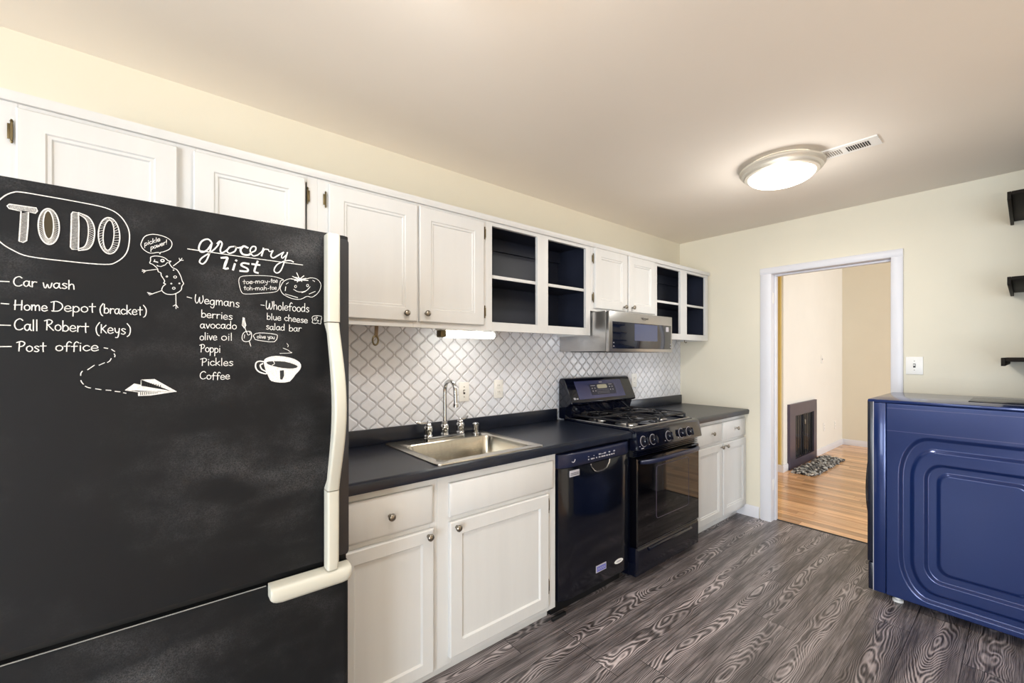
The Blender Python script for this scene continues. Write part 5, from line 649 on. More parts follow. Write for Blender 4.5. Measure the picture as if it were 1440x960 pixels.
"shopping":[[2.6,0,[436,15149,527,15126]],[2.7,0,[607,15225,603,15192,598,15158,595,15126,595,15097,598,15071,604,15046,611,15027,618,15015,627,15011,636,15016,645,15026,654,15042,662,15066,669,15097,676,15131,684,15164]],[2.7,0,[681,15152,683,15120,684,15087,686,15057,690,15035,695,15020,703,15012,711,15010,720,15015,729,15029,740,15051,749,15076,756,15102,757,15127,755,15154,752,15181,750,15208]],[2.7,0,[789,15067,811,15067,833,15066,853,15066,867,15070,871,15078,870,15090,864,15102,858,15112,851,15118,842,15123,831,15126,822,15125,813,15119,803,15109,795,15097,789,15085,787,15072,786,15058,788,15044,792,15032,798,15023,807,15015,817,15009,828,15007,840,15009,853,15014,866,15021,879,15028]],[2.7,0,[983,15088,974,15096,965,15104,956,15111,946,15113,936,15111,924,15104,914,15095,906,15085,901,15074,899,15059,899,15045,901,15032,906,15020,913,15009,922,15000,930,14995,939,14995,948,14999,957,15007,965,15017,971,15032,975,15050,979,15069,983,15088]],[2.7,0,[985,15112,985,15081,986,15049,986,15019,985,14992,981,14970,977,14950,971,14934,965,14922,956,14915,946,14914,936,14915,928,14918,922,14923,918,14931,914,14940,910,14949]],[2.7,0,[1027,15120,1027,15000]],[2.7,0,[1027,15072,1035,15085,1043,15099,1050,15112,1058,15118,1065,15119,1072,15115,1078,15106,1083,15093,1085,15074,1086,15049,1086,15023,1086,14997]],[2.7,0,[1086,15069,1095,15082,1104,15097,1112,15109,1120,15116,1128,15116,1137,15112,1144,15103,1149,15090,1152,15071,1153,15046,1154,15019,1154,14994]],[2.7,0,[1279,15083,1269,15091,1260,15100,1250,15107,1240,15109,1229,15106,1217,15100,1206,15091,1198,15081,1194,15069,1191,15054,1191,15040,1193,15027,1198,15015,1206,15003,1215,14994,1224,14989,1233,14989,1242,14993,1252,15001,1259,15011,1265,15026,1270,15044,1274,15064,1279,15083]],[2.7,0,[1280,15108,1279,15085,1277,15062,1276,15041,1277,15023,1281,15010,1287,15001,1294,14993,1300,14985]],[2.7,0,[1324,15104,1324,14982]],[2.7,0,[1324,15055,1333,15069,1343,15083,1353,15096,1362,15102,1372,15103,1382,15098,1392,15090,1398,15076,1402,15057,1403,15032,1403,15004,1404,14978]],[2.7,0,[1520,15077,1509,15082,1499,15088,1488,15093,1479,15094,1470,15090,1461,15084,1454,15076,1452,15068,1456,15060,1465,15052,1476,15043,1486,15034,1495,15027,1506,15019,1515,15011,1518,15003,1515,14994,1507,14984,1496,14976,1486,14971,1476,14971,1465,14975,1454,14980,1444,14985]],[2.7,0,[727,14854,727,14831,727,14809,727,14786,727,14763,727,14739,727,14715,727,14691,727,14667]],[2.7,0,[727,14731,736,14743,744,14756,753,14767,762,14773,773,14771,785,14764,796,14755,803,14744,807,14732,809,14717,807,14703,803,14691,796,14681,785,14674,773,14668,762,14666,753,14667,744,14672,736,14678,727,14683]],[2.7,0,[836,14715,857,14715,880,14714,900,14714,913,14717,917,14725,916,14736,910,14747,904,14756,897,14762,888,14766,878,14769,869,14768,859,14762,850,14753,842,14742,836,14731,834,14719,833,14706,835,14693,839,14683,845,14674,854,14667,864,14662,875,14660,886,14661,899,14667,912,14673,925,14679]],[2.7,0,[951,14764,951,14655]],[2.7,0,[951,14720,958,14731,964,14741,971,14751,979,14757,988,14759,998,14758,1009,14755,1019,14753]],[2.7,0,[1042,14764,1042,14655]],[2.7,0,[1042,14720,1049,14730,1055,14741,1062,14751,1070,14757,1079,14759,1089,14758,1100,14755,1110,14753]],[2.7,0,[1141,14757,1141,14647]],[2.7,0,[1140,14800,1147,14806]],[2.7,0,[1180,14697,1202,14697,1225,14696,1246,14696,1260,14699,1265,14707,1263,14718,1257,14729,1251,14738,1244,14744,1234,14749,1223,14752,1214,14751,1204,14745,1195,14736,1186,14725,1180,14713,1178,14701,1177,14688,1179,14675,1183,14664,1189,14655,1198,14648,1209,14643,1220,14640,1232,14642,1245,14648,1259,14654,1272,14660]],[2.7,0,[1368,14734,1358,14739,1347,14744,1338,14748,1329,14749,1320,14746,1311,14740,1304,14733,1302,14726,1306,14719,1315,14711,1325,14703,1335,14696,1344,14689,1355,14682,1363,14675,1366,14668,1363,14659,1355,14650,1345,14642,1335,14638,1325,14638,1315,14642,1305,14647,1295,14651]],[2.7,0,[778,14480,769,14486,761,14493,752,14499,743,14501,734,14498,723,14492,713,14483,706,14474,702,14463,700,14450,700,14437,702,14426,706,14416,713,14406,721,14398,729,14394,737,14394,745,14399,753,14406,760,14415,766,14428,770,14445,774,14462,778,14480]],[2.7,0,[779,14501,778,14481,776,14461,775,14442,776,14426,780,14415,785,14407,791,14401,797,14394]],[2.7,0,[815,14501,849,14394]],[2.7,0,[849,14394,891,14501]],[2.7,0,[955,14508,945,14502,934,14497,924,14490,917,14481,913,14469,911,14454,912,14440,915,14427,921,14417,931,14409,942,14402,952,14400,963,14402,974,14409,984,14417,992,14427,995,14439,996,14454,995,14469,992,14481,985,14490,976,14497,965,14502,955,14508]],[2.7,0,[1102,14488,1093,14495,1084,14502,1076,14508,1066,14510,1056,14506,1044,14497,1033,14487,1025,14477,1022,14467,1021,14455,1022,14444,1025,14433,1031,14423,1040,14413,1050,14405,1061,14401,1071,14402,1083,14408,1096,14416,1108,14422]],[2.7,0,[1209,14491,1200,14497,1191,14505,1182,14511,1173,14513,1163,14510,1151,14503,1141,14495,1134,14485,1129,14474,1127,14461,1127,14447,1129,14436,1134,14425,1141,14415,1149,14407,1157,14403,1166,14403,1175,14408,1183,14415,1191,14425,1196,14438,1201,14455,1205,14473,1209,14491]],[2.7,0,[1210,14513,1209,14492,1207,14471,1206,14452,1207,14436,1211,14424,1217,14416,1223,14410,1229,14403]],[2.7,0,[1329,14484,1318,14492,1308,14502,1297,14510,1287,14511,1275,14506,1263,14494,1252,14481,1246,14467,1244,14453,1246,14438,1251,14423,1257,14412,1264,14405,1273,14401,1283,14399,1293,14401,1302,14407,1311,14417,1320,14429,1329,14440]],[2.7,0,[1333,14595,1332,14568,1332,14541,1332,14515,1331,14489,1332,14466,1332,14444,1332,14423,1333,14401]],[2.7,0,[1414,14508,1403,14501,1392,14496,1381,14489,1374,14480,1370,14467,1368,14452,1368,14437,1372,14424,1378,14414,1388,14405,1400,14399,1411,14397,1422,14399,1434,14405,1445,14414,1452,14424,1456,14437,1457,14452,1456,14467,1452,14480,1446,14489,1436,14496,1425,14502,1414,14508]],[2.7,0,[731,14200,722,14194,713,14188,704,14181,698,14173,695,14161,693,14146,693,14131,696,14119,702,14110,710,14101,719,14095,728,14093,738,14095,748,14101,757,14110,763,14120,766,14132,767,14147,766,14161,763,14173,757,14182,749,14188,740,14194,731,14200]],[2.7,0,[797,14286,797,14099]],[2.7,0,[843,14212,843,14105]],[2.7,0,[842,14255,848,14261]],[2.7,0,[876,14211,907,14103]],[2.7,0,[907,14103,944,14212]],[2.7,0,[964,14154,982,14155,1002,14155,1019,14157,1031,14160,1035,14168,1033,14179,1029,14190,1024,14198,1017,14204,1009,14208,1000,14210,992,14209,984,14203,976,14193,969,14182,964,14170,962,14158,961,14145,963,14132,966,14122,972,14113,979,14106,988,14102,997,14100,1008,14103,1019,14109,1030,14116,1041,14122]],[2.7,0,[1193,14212,1180,14206,1167,14200,1155,14193,1146,14184,1141,14172,1139,14157,1140,14142,1143,14129,1151,14119,1163,14111,1176,14104,1189,14102,1202,14105,1216,14111,1228,14120,1237,14130,1242,14142,1243,14157,1241,14172,1237,14185,1229,14194,1218,14200,1205,14206,1193,14212]],[2.7,0,[1290,14210,1290,14099]],[2.7,0,[1289,14254,1297,14259]],[2.7,0,[1346,14293,1346,14099]],[2.7,0,[720,13973,713,13794]],[2.7,0,[686,13963,701,13971,716,13980,731,13987,744,13989,756,13985,768,13977,778,13966,783,13954,783,13941,778,13925,771,13910,763,13899,754,13892,743,13889,731,13886,720,13883]],[2.7,0,[841,13913,833,13907,823,13901,815,13895,809,13886,806,13873,804,13858,805,13842,807,13829,813,13819,821,13810,830,13803,838,13800,847,13802,857,13808,866,13817,872,13827,875,13840,876,13855,875,13871,872,13884,866,13893,858,13900,850,13906,841,13913]],[2.7,0,[900,13908,900,13878,900,13849,900,13820,900,13794,900,13771,899,13750,899,13730,898,13709]],[2.7,0,[900,13868,908,13879,915,13891,922,13902,930,13907,939,13905,949,13898,958,13888,964,13877,967,13864,968,13848,967,13833,964,13820,958,13810,949,13802,939,13796,930,13793,923,13794,916,13799,909,13805,902,13811]],[2.7,0,[995,13898,995,13868,995,13839,995,13810,995,13784,994,13760,994,13739,993,13719,993,13698]],[2.7,0,[995,13858,1002,13869,1009,13881,1017,13892,1025,13897,1034,13895,1043,13888,1052,13878,1059,13867,1062,13854,1063,13838,1062,13822,1059,13810,1052,13800,1043,13791,1033,13785,1025,13782,1017,13784,1010,13789,1003,13795,997,13801]],[2.7,0,[1098,13898,1098,13783]],[2.7,0,[1097,13944,1103,13949]],[2.7,0,[744,13626,736,13455]],[2.7,0,[702,13616,720,13624,740,13632,758,13639,775,13642,790,13638,805,13630,817,13620,824,13609,824,13596,818,13581,809,13566,799,13555,788,13549,774,13545,759,13543,744,13540]],[2.7,0,[865,13561,865,13454]],[2.7,0,[863,13605,871,13610]],[2.7,0,[988,13544,979,13551,969,13559,960,13565,950,13566,939,13563,926,13555,915,13545,907,13535,903,13525,902,13513,903,13502,907,13492,913,13481,922,13471,933,13463,944,13458,956,13460,968,13465,981,13472,994,13479]],[2.7,0,[1019,13646,1019,13455]],[2.7,0,[1095,13562,1022,13504]],[2.7,0,[1038,13511,1101,13453]],[2.7,0,[1140,13641,1140,13450]],[2.7,0,[1184,13501,1207,13501,1231,13500,1253,13501,1267,13504,1272,13512,1270,13523,1264,13535,1258,13543,1250,13549,1240,13554,1229,13556,1219,13555,1209,13549,1199,13540,1190,13529,1184,13517,1182,13505,1181,13492,1183,13479,1187,13468,1194,13459,1203,13452,1214,13447,1226,13445,1238,13447,1252,13452,1266,13459,1280,13465]],[2.7,0,[1379,13543,1369,13548,1358,13553,1348,13557,1339,13558,1329,13554,1320,13548,1313,13541,1311,13534,1315,13527,1324,13519,1335,13512,1345,13504,1355,13497,1366,13491,1374,13484,1378,13477,1374,13468,1366,13459,1355,13451,1345,13447,1335,13447,1325,13450,1314,13455,1303,13459]],[2.7,0,[807,13282,798,13291,789,13300,779,13308,768,13310,755,13307,740,13299,725,13288,713,13275,705,13259,699,13239,696,13219,695,13201,697,13183,703,13164,710,13148,719,13136,730,13128,743,13124,756,13122,768,13123,779,13126,788,13133,797,13141,807,13148]],[2.7,0,[874,13219,864,13214,853,13208,844,13202,837,13194,833,13182,831,13167,832,13152,835,13140,841,13130,850,13121,860,13114,870,13112,880,13113,891,13119,901,13127,908,13137,912,13149,913,13164,912,13179,908,13191,902,13200,893,13207,883,13213,874,13219]],[2.7,0,[1020,13263,1013,13271,1006,13279,998,13285,992,13286,984,13281,977,13271,970,13258,966,13244,963,13227,963,13208,963,13188,963,13168,963,13149,962,13130,962,13111,961,13092]],[2.7,0,[930,13196,1003,13199]],[2.7,0,[1111,13260,1104,13267,1097,13276,1089,13282,1083,13283,1075,13278,1068,13268,1061,13255,1056,13240,1054,13224,1054,13204,1054,13184,1054,13164,1053,13145,1053,13126,1052,13107,1052,13088]],[2.7,0,[1020,13193,1094,13195]],[2.7,0,[1120,13151,1141,13150,1162,13150,1181,13150,1194,13153,1199,13161,1197,13172,1192,13183,1186,13192,1179,13198,1170,13203,1160,13205,1151,13204,1143,13199,1134,13190,1126,13178,1120,13167,1118,13155,1117,13142,1119,13129,1123,13118,1129,13109,1137,13102,1147,13097,1157,13094,1168,13096,1181,13102,1193,13108,1206,13114]],[2.7,0,[1227,13158,1247,13158,1269,13157,1288,13157,1301,13160,1306,13168,1304,13179,1299,13191,1293,13199,1286,13206,1277,13210,1267,13213,1258,13212,1249,13206,1240,13197,1232,13186,1227,13174,1224,13162,1224,13149,1225,13136,1229,13125,1235,13116,1244,13109,1253,13104,1264,13101,1275,13103,1288,13109,1300,13115,1313,13121]]],
"shopping2":[[2.6,0,[2012,15073,2098,15065]],[2.6,0,[2151,15199,2148,15163,2144,15126,2141,15090,2140,15059,2143,15030,2148,15004,2155,14982,2162,14969,2170,14966,2179,14971,2188,14983,2196,15001,2203,15027,2210,15062,2217,15099,2224,15135]],[2.6,0,[2222,15123,2223,15088,2224,15052,2226,15019,2229,14994,2235,14979,2242,14971,2250,14969,2257,14975,2266,14990,2276,15014,2285,15043,2291,15071,2293,15098,2291,15128,2288,15157,2286,15187]],[2.6,0,[2325,15198,2325,15167,2325,15135,2325,15104,2325,15075,2325,15048,2325,15023,2325,14998,2325,14972]],[2.6,0,[2325,15050,2334,15064,2342,15080,2351,15093,2359,15101,2367,15102,2376,15098,2383,15089,2389,15075,2392,15054,2394,15028,2395,14999,2396,14971]],[2.6,0,[2474,15090,2463,15083,2452,15076,2443,15068,2436,15058,2432,15043,2430,15025,2430,15008,2433,14993,2440,14981,2449,14971,2460,14963,2470,14960,2481,14963,2492,14970,2502,14980,2509,14992,2513,15007,2514,15025,2513,15043,2509,15057,2503,15068,2494,15076,2483,15083,2474,15090]],[2.6,0,[2549,15189,2549,14961]],[2.6,0,[2589,15032,2610,15033,2632,15033,2651,15034,2664,15038,2669,15048,2667,15061,2662,15074,2656,15084,2649,15091,2640,15097,2630,15099,2621,15098,2612,15091,2603,15079,2595,15066,2589,15052,2587,15037,2586,15021,2588,15006,2592,14993,2598,14983,2606,14975,2616,14969,2627,14967,2638,14969,2651,14976,2663,14985,2676,14992]],[2.6,0,[2783,15166,2775,15175,2768,15184,2760,15191,2753,15192,2745,15186,2738,15173,2731,15158,2726,15140,2723,15120,2723,15096,2723,15072,2723,15048,2723,15025,2722,15002,2722,14979,2721,14956]],[2.6,0,[2688,15081,2765,15087]],[2.6,0,[2836,15091,2826,15084,2814,15077,2804,15069,2797,15058,2793,15043,2791,15025,2791,15007,2795,14992,2801,14980,2811,14969,2822,14962,2833,14959,2844,14961,2856,14969,2866,14979,2874,14991,2877,15006,2878,15024,2877,15043,2874,15058,2867,15068,2857,15076,2847,15083,2836,15091]],[2.6,0,[2951,15086,2940,15079,2928,15072,2918,15064,2911,15053,2907,15038,2905,15020,2905,15002,2908,14987,2915,14974,2925,14964,2936,14956,2947,14953,2958,14956,2970,14963,2981,14974,2988,14986,2992,15001,2993,15019,2992,15037,2988,15053,2982,15063,2972,15071,2961,15078,2951,15086]],[2.6,0,[3103,15065,3093,15075,3082,15087,3071,15096,3060,15098,3049,15091,3036,15078,3026,15061,3019,15045,3017,15028,3019,15009,3024,14991,3030,14978,3037,14970,3047,14964,3057,14962,3067,14964,3076,14972,3085,14984,3094,14998,3103,15011]],[2.6,0,[3107,15199,3107,15167,3106,15134,3106,15102,3106,15071,3106,15043,3106,15016,3107,14990,3107,14964]],[2.6,0,[3216,15072,3206,15077,3196,15083,3186,15088,3178,15089,3169,15085,3160,15077,3154,15068,3152,15059,3156,15051,3164,15042,3174,15033,3184,15024,3193,15016,3203,15008,3212,15000,3215,14991,3212,14981,3204,14970,3194,14960,3184,14954,3174,14954,3164,14958,3154,14963,3144,14968]],[2.5,0,[2165,14865,2165,14844,2165,14823,2165,14801,2165,14780,2165,14757,2165,14735,2165,14712,2165,14689]],[2.5,0,[2165,14749,2173,14761,2181,14773,2189,14783,2198,14789,2208,14787,2219,14781,2229,14772,2236,14762,2239,14750,2240,14737,2239,14723,2236,14711,2229,14703,2219,14695,2208,14690,2198,14688,2189,14689,2181,14693,2173,14699,2165,14704]],[2.5,0,[2274,14855,2274,14678]],[2.5,0,[2314,14784,2314,14765,2314,14746,2314,14728,2317,14713,2322,14701,2329,14690,2337,14684,2345,14681,2353,14685,2362,14694,2370,14705,2378,14715]],[2.5,0,[2383,14781,2383,14680]],[2.5,0,[2417,14731,2437,14731,2458,14730,2476,14731,2489,14734,2493,14741,2491,14751,2486,14762,2481,14770,2474,14775,2465,14780,2456,14782,2447,14781,2439,14776,2430,14767,2422,14757,2417,14746,2415,14735,2414,14723,2416,14710,2419,14700,2425,14692,2433,14685,2443,14681,2453,14679,2464,14680,2475,14685,2488,14692,2500,14697]],[2.5,0,[2664,14756,2656,14763,2648,14771,2640,14777,2631,14779,2621,14775,2610,14768,2600,14759,2593,14750,2589,14740,2588,14730,2590,14719,2593,14709,2599,14699,2607,14689,2616,14680,2626,14676,2636,14677,2647,14682,2658,14688,2670,14694]],[2.5,0,[2692,14848,2692,14823,2692,14798,2692,14773,2692,14750,2692,14728,2692,14708,2692,14688,2692,14667]],[2.5,0,[2692,14729,2700,14741,2709,14753,2717,14763,2725,14769,2733,14769,2741,14765,2748,14758,2754,14746,2757,14730,2759,14708,2759,14685,2760,14663]],[2.5,0,[2795,14717,2815,14717,2836,14716,2854,14716,2867,14718,2871,14726,2869,14736,2865,14747,2859,14755,2852,14761,2843,14766,2834,14768,2825,14768,2817,14763,2808,14754,2800,14744,2795,14733,2793,14722,2792,14709,2794,14696,2797,14686,2803,14678,2811,14670,2821,14665,2831,14663,2842,14665,2854,14669,2866,14676,2878,14681]],[2.5,0,[2898,14704,2918,14703,2940,14702,2958,14702,2971,14705,2975,14712,2974,14723,2969,14734,2963,14742,2956,14748,2947,14753,2938,14755,2929,14754,2920,14749,2911,14741,2904,14730,2898,14719,2896,14708,2895,14695,2897,14683,2901,14672,2906,14664,2915,14657,2924,14652,2934,14649,2945,14651,2957,14656,2970,14662,2982,14667]],[2.5,0,[3069,14736,3060,14740,3051,14746,3042,14749,3034,14751,3026,14748,3018,14742,3012,14736,3010,14729,3013,14722,3021,14715,3031,14707,3039,14700,3048,14693,3057,14686,3065,14679,3068,14673,3065,14665,3058,14656,3048,14649,3039,14645,3031,14645,3022,14649,3012,14653,3003,14658]],[2.5,0,[3094,14696,3115,14695,3137,14694,3156,14694,3169,14696,3173,14704,3171,14714,3166,14726,3160,14734,3153,14740,3144,14745,3135,14747,3126,14747,3117,14741,3108,14733,3100,14722,3094,14711,3092,14700,3092,14687,3093,14674,3097,14664,3103,14655,3111,14648,3121,14643,3131,14640,3143,14642,3155,14647,3168,14653,3180,14659]],[2.5,0,[2206,14510,2198,14514,2189,14519,2180,14522,2173,14523,2165,14521,2158,14515,2152,14509,2150,14502,2154,14496,2161,14489,2170,14482,2178,14475,2186,14468,2195,14462,2202,14456,2205,14449,2203,14442,2196,14434,2187,14426,2178,14422,2170,14423,2161,14426,2152,14430,2144,14434]],[2.5,0,[2304,14489,2296,14495,2288,14502,2279,14508,2271,14510,2261,14508,2251,14503,2242,14495,2235,14487,2231,14477,2229,14465,2229,14452,2230,14441,2235,14431,2241,14422,2249,14414,2257,14410,2264,14410,2273,14414,2281,14420,2287,14429,2292,14441,2296,14456,2300,14473,2304,14489]],[2.5,0,[2305,14509,2304,14490,2302,14471,2302,14453,2303,14438,2306,14427,2311,14420,2317,14414,2323,14407]],[2.5,0,[2348,14592,2348,14414]],[2.5,0,[2461,14490,2453,14496,2445,14504,2436,14509,2428,14512,2418,14509,2408,14504,2398,14496,2391,14488,2387,14477,2385,14465,2385,14453,2387,14442,2391,14432,2398,14422,2406,14414,2413,14410,2421,14410,2430,14414,2438,14420,2445,14429,2450,14441,2454,14457,2458,14474,2461,14490]],[2.5,0,[2463,14510,2461,14491,2460,14472,2459,14454,2460,14439,2464,14428,2469,14420,2475,14414,2480,14407]],[2.5,0,[2574,14482,2564,14490,2554,14500,2544,14507,2534,14509,2524,14504,2512,14495,2502,14482,2496,14470,2495,14457,2497,14442,2501,14429,2506,14418,2513,14411,2522,14407,2531,14405,2540,14406,2549,14412,2557,14421,2565,14431,2574,14441]],[2.5,0,[2577,14585,2577,14560,2577,14535,2576,14510,2576,14487,2576,14465,2577,14445,2577,14425,2577,14405]],[2.5,0,[2707,14572,2707,14550,2707,14528,2707,14506,2707,14484,2707,14461,2707,14437,2707,14414,2707,14390]],[2.5,0,[2707,14453,2716,14465,2725,14478,2734,14489,2744,14495,2755,14494,2767,14488,2779,14480,2787,14470,2791,14458,2792,14444,2791,14430,2787,14418,2779,14408,2767,14400,2755,14394,2744,14391,2734,14392,2725,14396,2716,14401,2707,14406]],[2.5,0,[2905,14475,2895,14482,2886,14488,2877,14494,2867,14496,2856,14493,2845,14486,2834,14478,2826,14469,2822,14458,2819,14445,2819,14433,2821,14422,2826,14412,2834,14402,2842,14394,2851,14391,2860,14391,2869,14396,2878,14403,2886,14412,2892,14425,2896,14441,2900,14459,2905,14475]],[2.5,0,[2906,14496,2905,14477,2903,14457,2902,14438,2903,14423,2907,14412,2913,14405,2920,14399,2926,14392]],[2.5,0,[2951,14498,2951,14393]],[2.5,0,[2951,14456,2958,14466,2965,14477,2972,14487,2980,14493,2989,14495,3000,14494,3011,14492,3021,14491]]],
"cheese":[[2.4,0,[3301,14796,3315,14832,3356,14858,3460,14870,3557,14858,3565,14805,3546,14738,3545,14675,3534,14631,3492,14641,3445,14662,3417,14649,3389,14635,3340,14646,3301,14666,3308,14694,3323,14727,3310,14761,3301,14796]],[2.1,0,[3389,14799,3401,14797,3411,14790,3418,14780,3420,14767,3418,14755,3411,14743,3401,14736,3389,14732,3378,14735,3367,14741,3361,14751,3358,14764,3361,14777,3367,14788,3378,14795,3389,14799]],[2.1,0,[3463,14741,3469,14740,3475,14736,3479,14730,3481,14723,3479,14716,3475,14709,3469,14705,3463,14703,3456,14704,3450,14708,3446,14714,3445,14721,3446,14728,3450,14735,3456,14739,3463,14741]],[2.1,0,[3434,14830,3439,14829,3443,14826,3446,14822,3447,14816,3446,14811,3443,14806,3439,14803,3434,14801,3429,14802,3424,14805,3421,14809,3420,14815,3421,14820,3424,14825,3429,14828,3434,14830]]],
"doodle":[[2.6,0,[1608,14711,1589,14506]],[2.6,0,[1635,14701,1654,14433]],[2.6,0,[1626,14701,1672,14509,1635,14432]],[2.6,0,[1589,14506,1635,14432]],[2.6,0,[1617,14679,1626,14464]],[2.6,0,[1654,14422,1690,14316]],[2.6,0,[1746,14090,1783,13954]],[2.6,0,[1700,14349,1726,14353,1752,14354,1774,14345,1789,14323,1798,14291,1802,14255,1799,14211,1790,14163,1774,14123,1747,14098,1714,14081,1681,14074,1650,14076,1621,14089,1599,14109,1587,14139,1584,14178,1586,14216,1594,14251,1608,14286,1626,14314,1648,14331,1674,14342,1700,14349]],[2.1,0,[1690,14327,1699,14298,1707,14269,1718,14252,1738,14255,1760,14269,1774,14286,1771,14303,1758,14321,1746,14339]],[2.1,0,[1644,14260,1632,14163]],[2.4,0,[1839,14223,1853,14263,1896,14301,1982,14317,2096,14319,2243,14310,2371,14290,2412,14266,2411,14229,2394,14154,2341,14088,2227,14082,2096,14098,1977,14115,1886,14137,1866,14165,1867,14191,1849,14206,1839,14223]],[1.9,0,[1950,14231,1945,14227,1940,14224,1935,14221,1931,14216,1929,14210,1928,14202,1928,14194,1930,14187,1933,14182,1938,14178,1943,14174,1949,14173,1954,14174,1960,14178,1965,14182,1969,14188,1971,14194,1971,14202,1970,14210,1969,14216,1965,14221,1961,14224,1955,14227,1950,14231]],[1.9,0,[1989,14275,1989,14174]],[1.9,0,[2015,14230,2015,14173]],[1.9,0,[2015,14253,2018,14256]],[1.9,0,[2034,14229,2052,14171]],[1.9,0,[2052,14171,2073,14229]],[1.9,0,[2085,14199,2095,14199,2106,14200,2116,14200,2123,14202,2125,14206,2124,14212,2122,14218,2119,14222,2115,14226,2111,14228,2105,14229,2101,14228,2096,14225,2092,14220,2087,14214,2085,14208,2083,14201,2083,14194,2084,14187,2086,14182,2089,14177,2093,14174,2098,14171,2104,14170,2110,14172,2116,14175,2122,14179,2129,14182]],[1.9,0,[2180,14233,2181,14224,2183,14214,2184,14205,2186,14198,2189,14193,2193,14188,2198,14186,2202,14186,2206,14188,2210,14192,2213,14197,2217,14202]],[1.9,0,[2220,14231,2219,14218,2218,14204,2216,14191,2215,14179,2213,14167,2211,14156,2208,14146,2205,14139,2201,14136,2196,14135,2191,14136,2186,14137]],[1.9,0,[2259,14230,2254,14227,2248,14224,2242,14221,2239,14216,2236,14210,2235,14202,2236,14194,2237,14187,2241,14181,2246,14177,2252,14173,2257,14171,2263,14172,2269,14175,2275,14180,2279,14185,2281,14191,2281,14199,2281,14207,2279,14214,2275,14219,2270,14223,2265,14226,2259,14230]],[1.9,0,[2297,14222,2297,14212,2297,14200,2297,14190,2298,14181,2301,14174,2305,14168,2310,14164,2315,14163,2319,14165,2324,14170,2329,14177,2334,14183]],[1.9,0,[2336,14221,2336,14162]]],
"cup_fill":[[2.1,1,[2096,13557,2106,13595,2135,13623,2194,13654,2272,13678,2353,13690,2451,13689,2582,13672,2715,13643,2820,13606,2903,13562,2964,13513,2998,13457,3001,13389,2977,13318,2927,13253,2861,13182,2796,13080,2715,12992,2596,12967,2471,12972,2359,12989,2272,13020,2234,13059,2213,13111,2183,13186,2154,13268,2127,13348,2106,13424,2096,13496,2096,13557]]],
"cup_dark":[[2.1,3,[2154,13534,2214,13549,2311,13555,2446,13555,2592,13542,2728,13504,2840,13459,2906,13421,2924,13389,2882,13361,2798,13345,2682,13346,2551,13361,2424,13388,2311,13421,2229,13450,2174,13479,2146,13509,2154,13534]],[2.1,3,[2471,13295,2572,13304,2576,13145,2531,13038,2481,13053]]],
"cup":[[2.8,0,[2096,13557,2106,13595,2135,13623,2194,13654,2272,13678,2353,13690,2451,13689,2582,13672,2715,13643,2820,13606,2903,13562,2964,13513,2998,13457,3001,13389,2977,13318,2927,13253,2861,13182,2796,13080,2715,12992,2596,12967,2471,12972,2359,12989,2272,13020,2234,13059,2213,13111,2183,13186,2154,13268,2127,13348,2106,13424,2096,13496,2096,13557]],[5.2,0,[2106,13535,2066,13545,2027,13555,1991,13558,1957,13551,1927,13538,1905,13515,1893,13477,1890,13429,1896,13384,1911,13343,1937,13305,1972,13273,2025,13245,2088,13223,2135,13213,2154,13223,2156,13245,2145,13268,2115,13289,2073,13311,2038,13337,2017,13373,2003,13414,2000,13448,2012,13467,2035,13479,2058,13491]],[2.6,0,[2311,13555,2324,13532,2338,13508,2341,13488,2328,13471,2305,13458,2282,13444]],[1.9,1,[2471,13768,2558,13772,2647,13775,2715,13780,2750,13787,2764,13795,2777,13804]],[1.9,1,[2551,13916,2593,13898,2635,13880,2674,13860,2707,13835,2737,13808,2767,13781]],[1.9,1,[2643,14053,2659,14029,2675,14006,2684,13986,2682,13972,2673,13961,2664,13951]],[1.9,1,[2633,13177,2649,13170,2664,13164,2674,13153,2676,13135,2671,13113,2664,13097,2652,13090,2638,13088,2623,13087]],[1.9,1,[2272,13042,2338,13027,2404,13011,2471,13001,2538,13002,2606,13009,2674,13017]]]}
def ribbon(mb, pts, w, y):
    P = [Vector((a, 0, b)) for a, b in pts]
    if (P[0] - P[-1]).length < 1e-5 and len(P) > 2: closed = True; P = P[:-1]
    else: closed = False
    N = len(P); Lf = []; Rt = []
    for i in range(N):
        d = (P[(i + 1) % N] - P[i - 1]) if closed else (P[min(i + 1, N - 1)] - P[max(i - 1, 0)])
        if d.length < 1e-7: d = Vector((1, 0, 0))
        d.normalize(); nn = Vector((-d.z, 0, d.x)) * w * .5
        e = d * w * .3 if not closed and i in (0, N - 1) else Vector((0, 0, 0))
        if i == 0: e = -e
        Lf.append(P[i] + nn + e); Rt.append(P[i] - nn + e)
    V = [mb.bm.verts.new((q.x, y, q.z)) for q in Lf] + [mb.bm.verts.new((q.x, y, q.z)) for q in Rt]
    for i in range(N if closed else N - 1):
        j = (i + 1) % N
        mb.bm.faces.new((V[i], V[j], V[N + j], V[N + i]))
def polyfill(mb, pts, y):
    vs = [mb.bm.verts.new((a, y, b)) for a, b in pts]
    f = mb.bm.faces.new(vs); bmesh.ops.triangulate(mb.bm, faces=[f])
def chalk(names, part, lab, mat, tones, y):
    mb = MB()
    for nm in names:
        for wd, tone, fl in CHALK[nm]:
            if tone not in tones: continue
            pts = [(fl[i] / 1e4, fl[i + 1] / 1e4) for i in range(0, len(fl), 2)]
            if nm.endswith('_fill') or nm.endswith('_dark'): polyfill(mb, pts, FY - y)
            else: ribbon(mb, pts, wd * .64 / 1000, FY - y - 2e-6 * len(mb.bm.faces))
    o = mb.build(part, mat, up, 0)
    if lab: o['label'] = lab
    return o
chalk(['todo'], 'chalk_heading', 'chalk heading TO DO in hatched block letters inside a rounded outline', 'chalk', (0,), .0013)
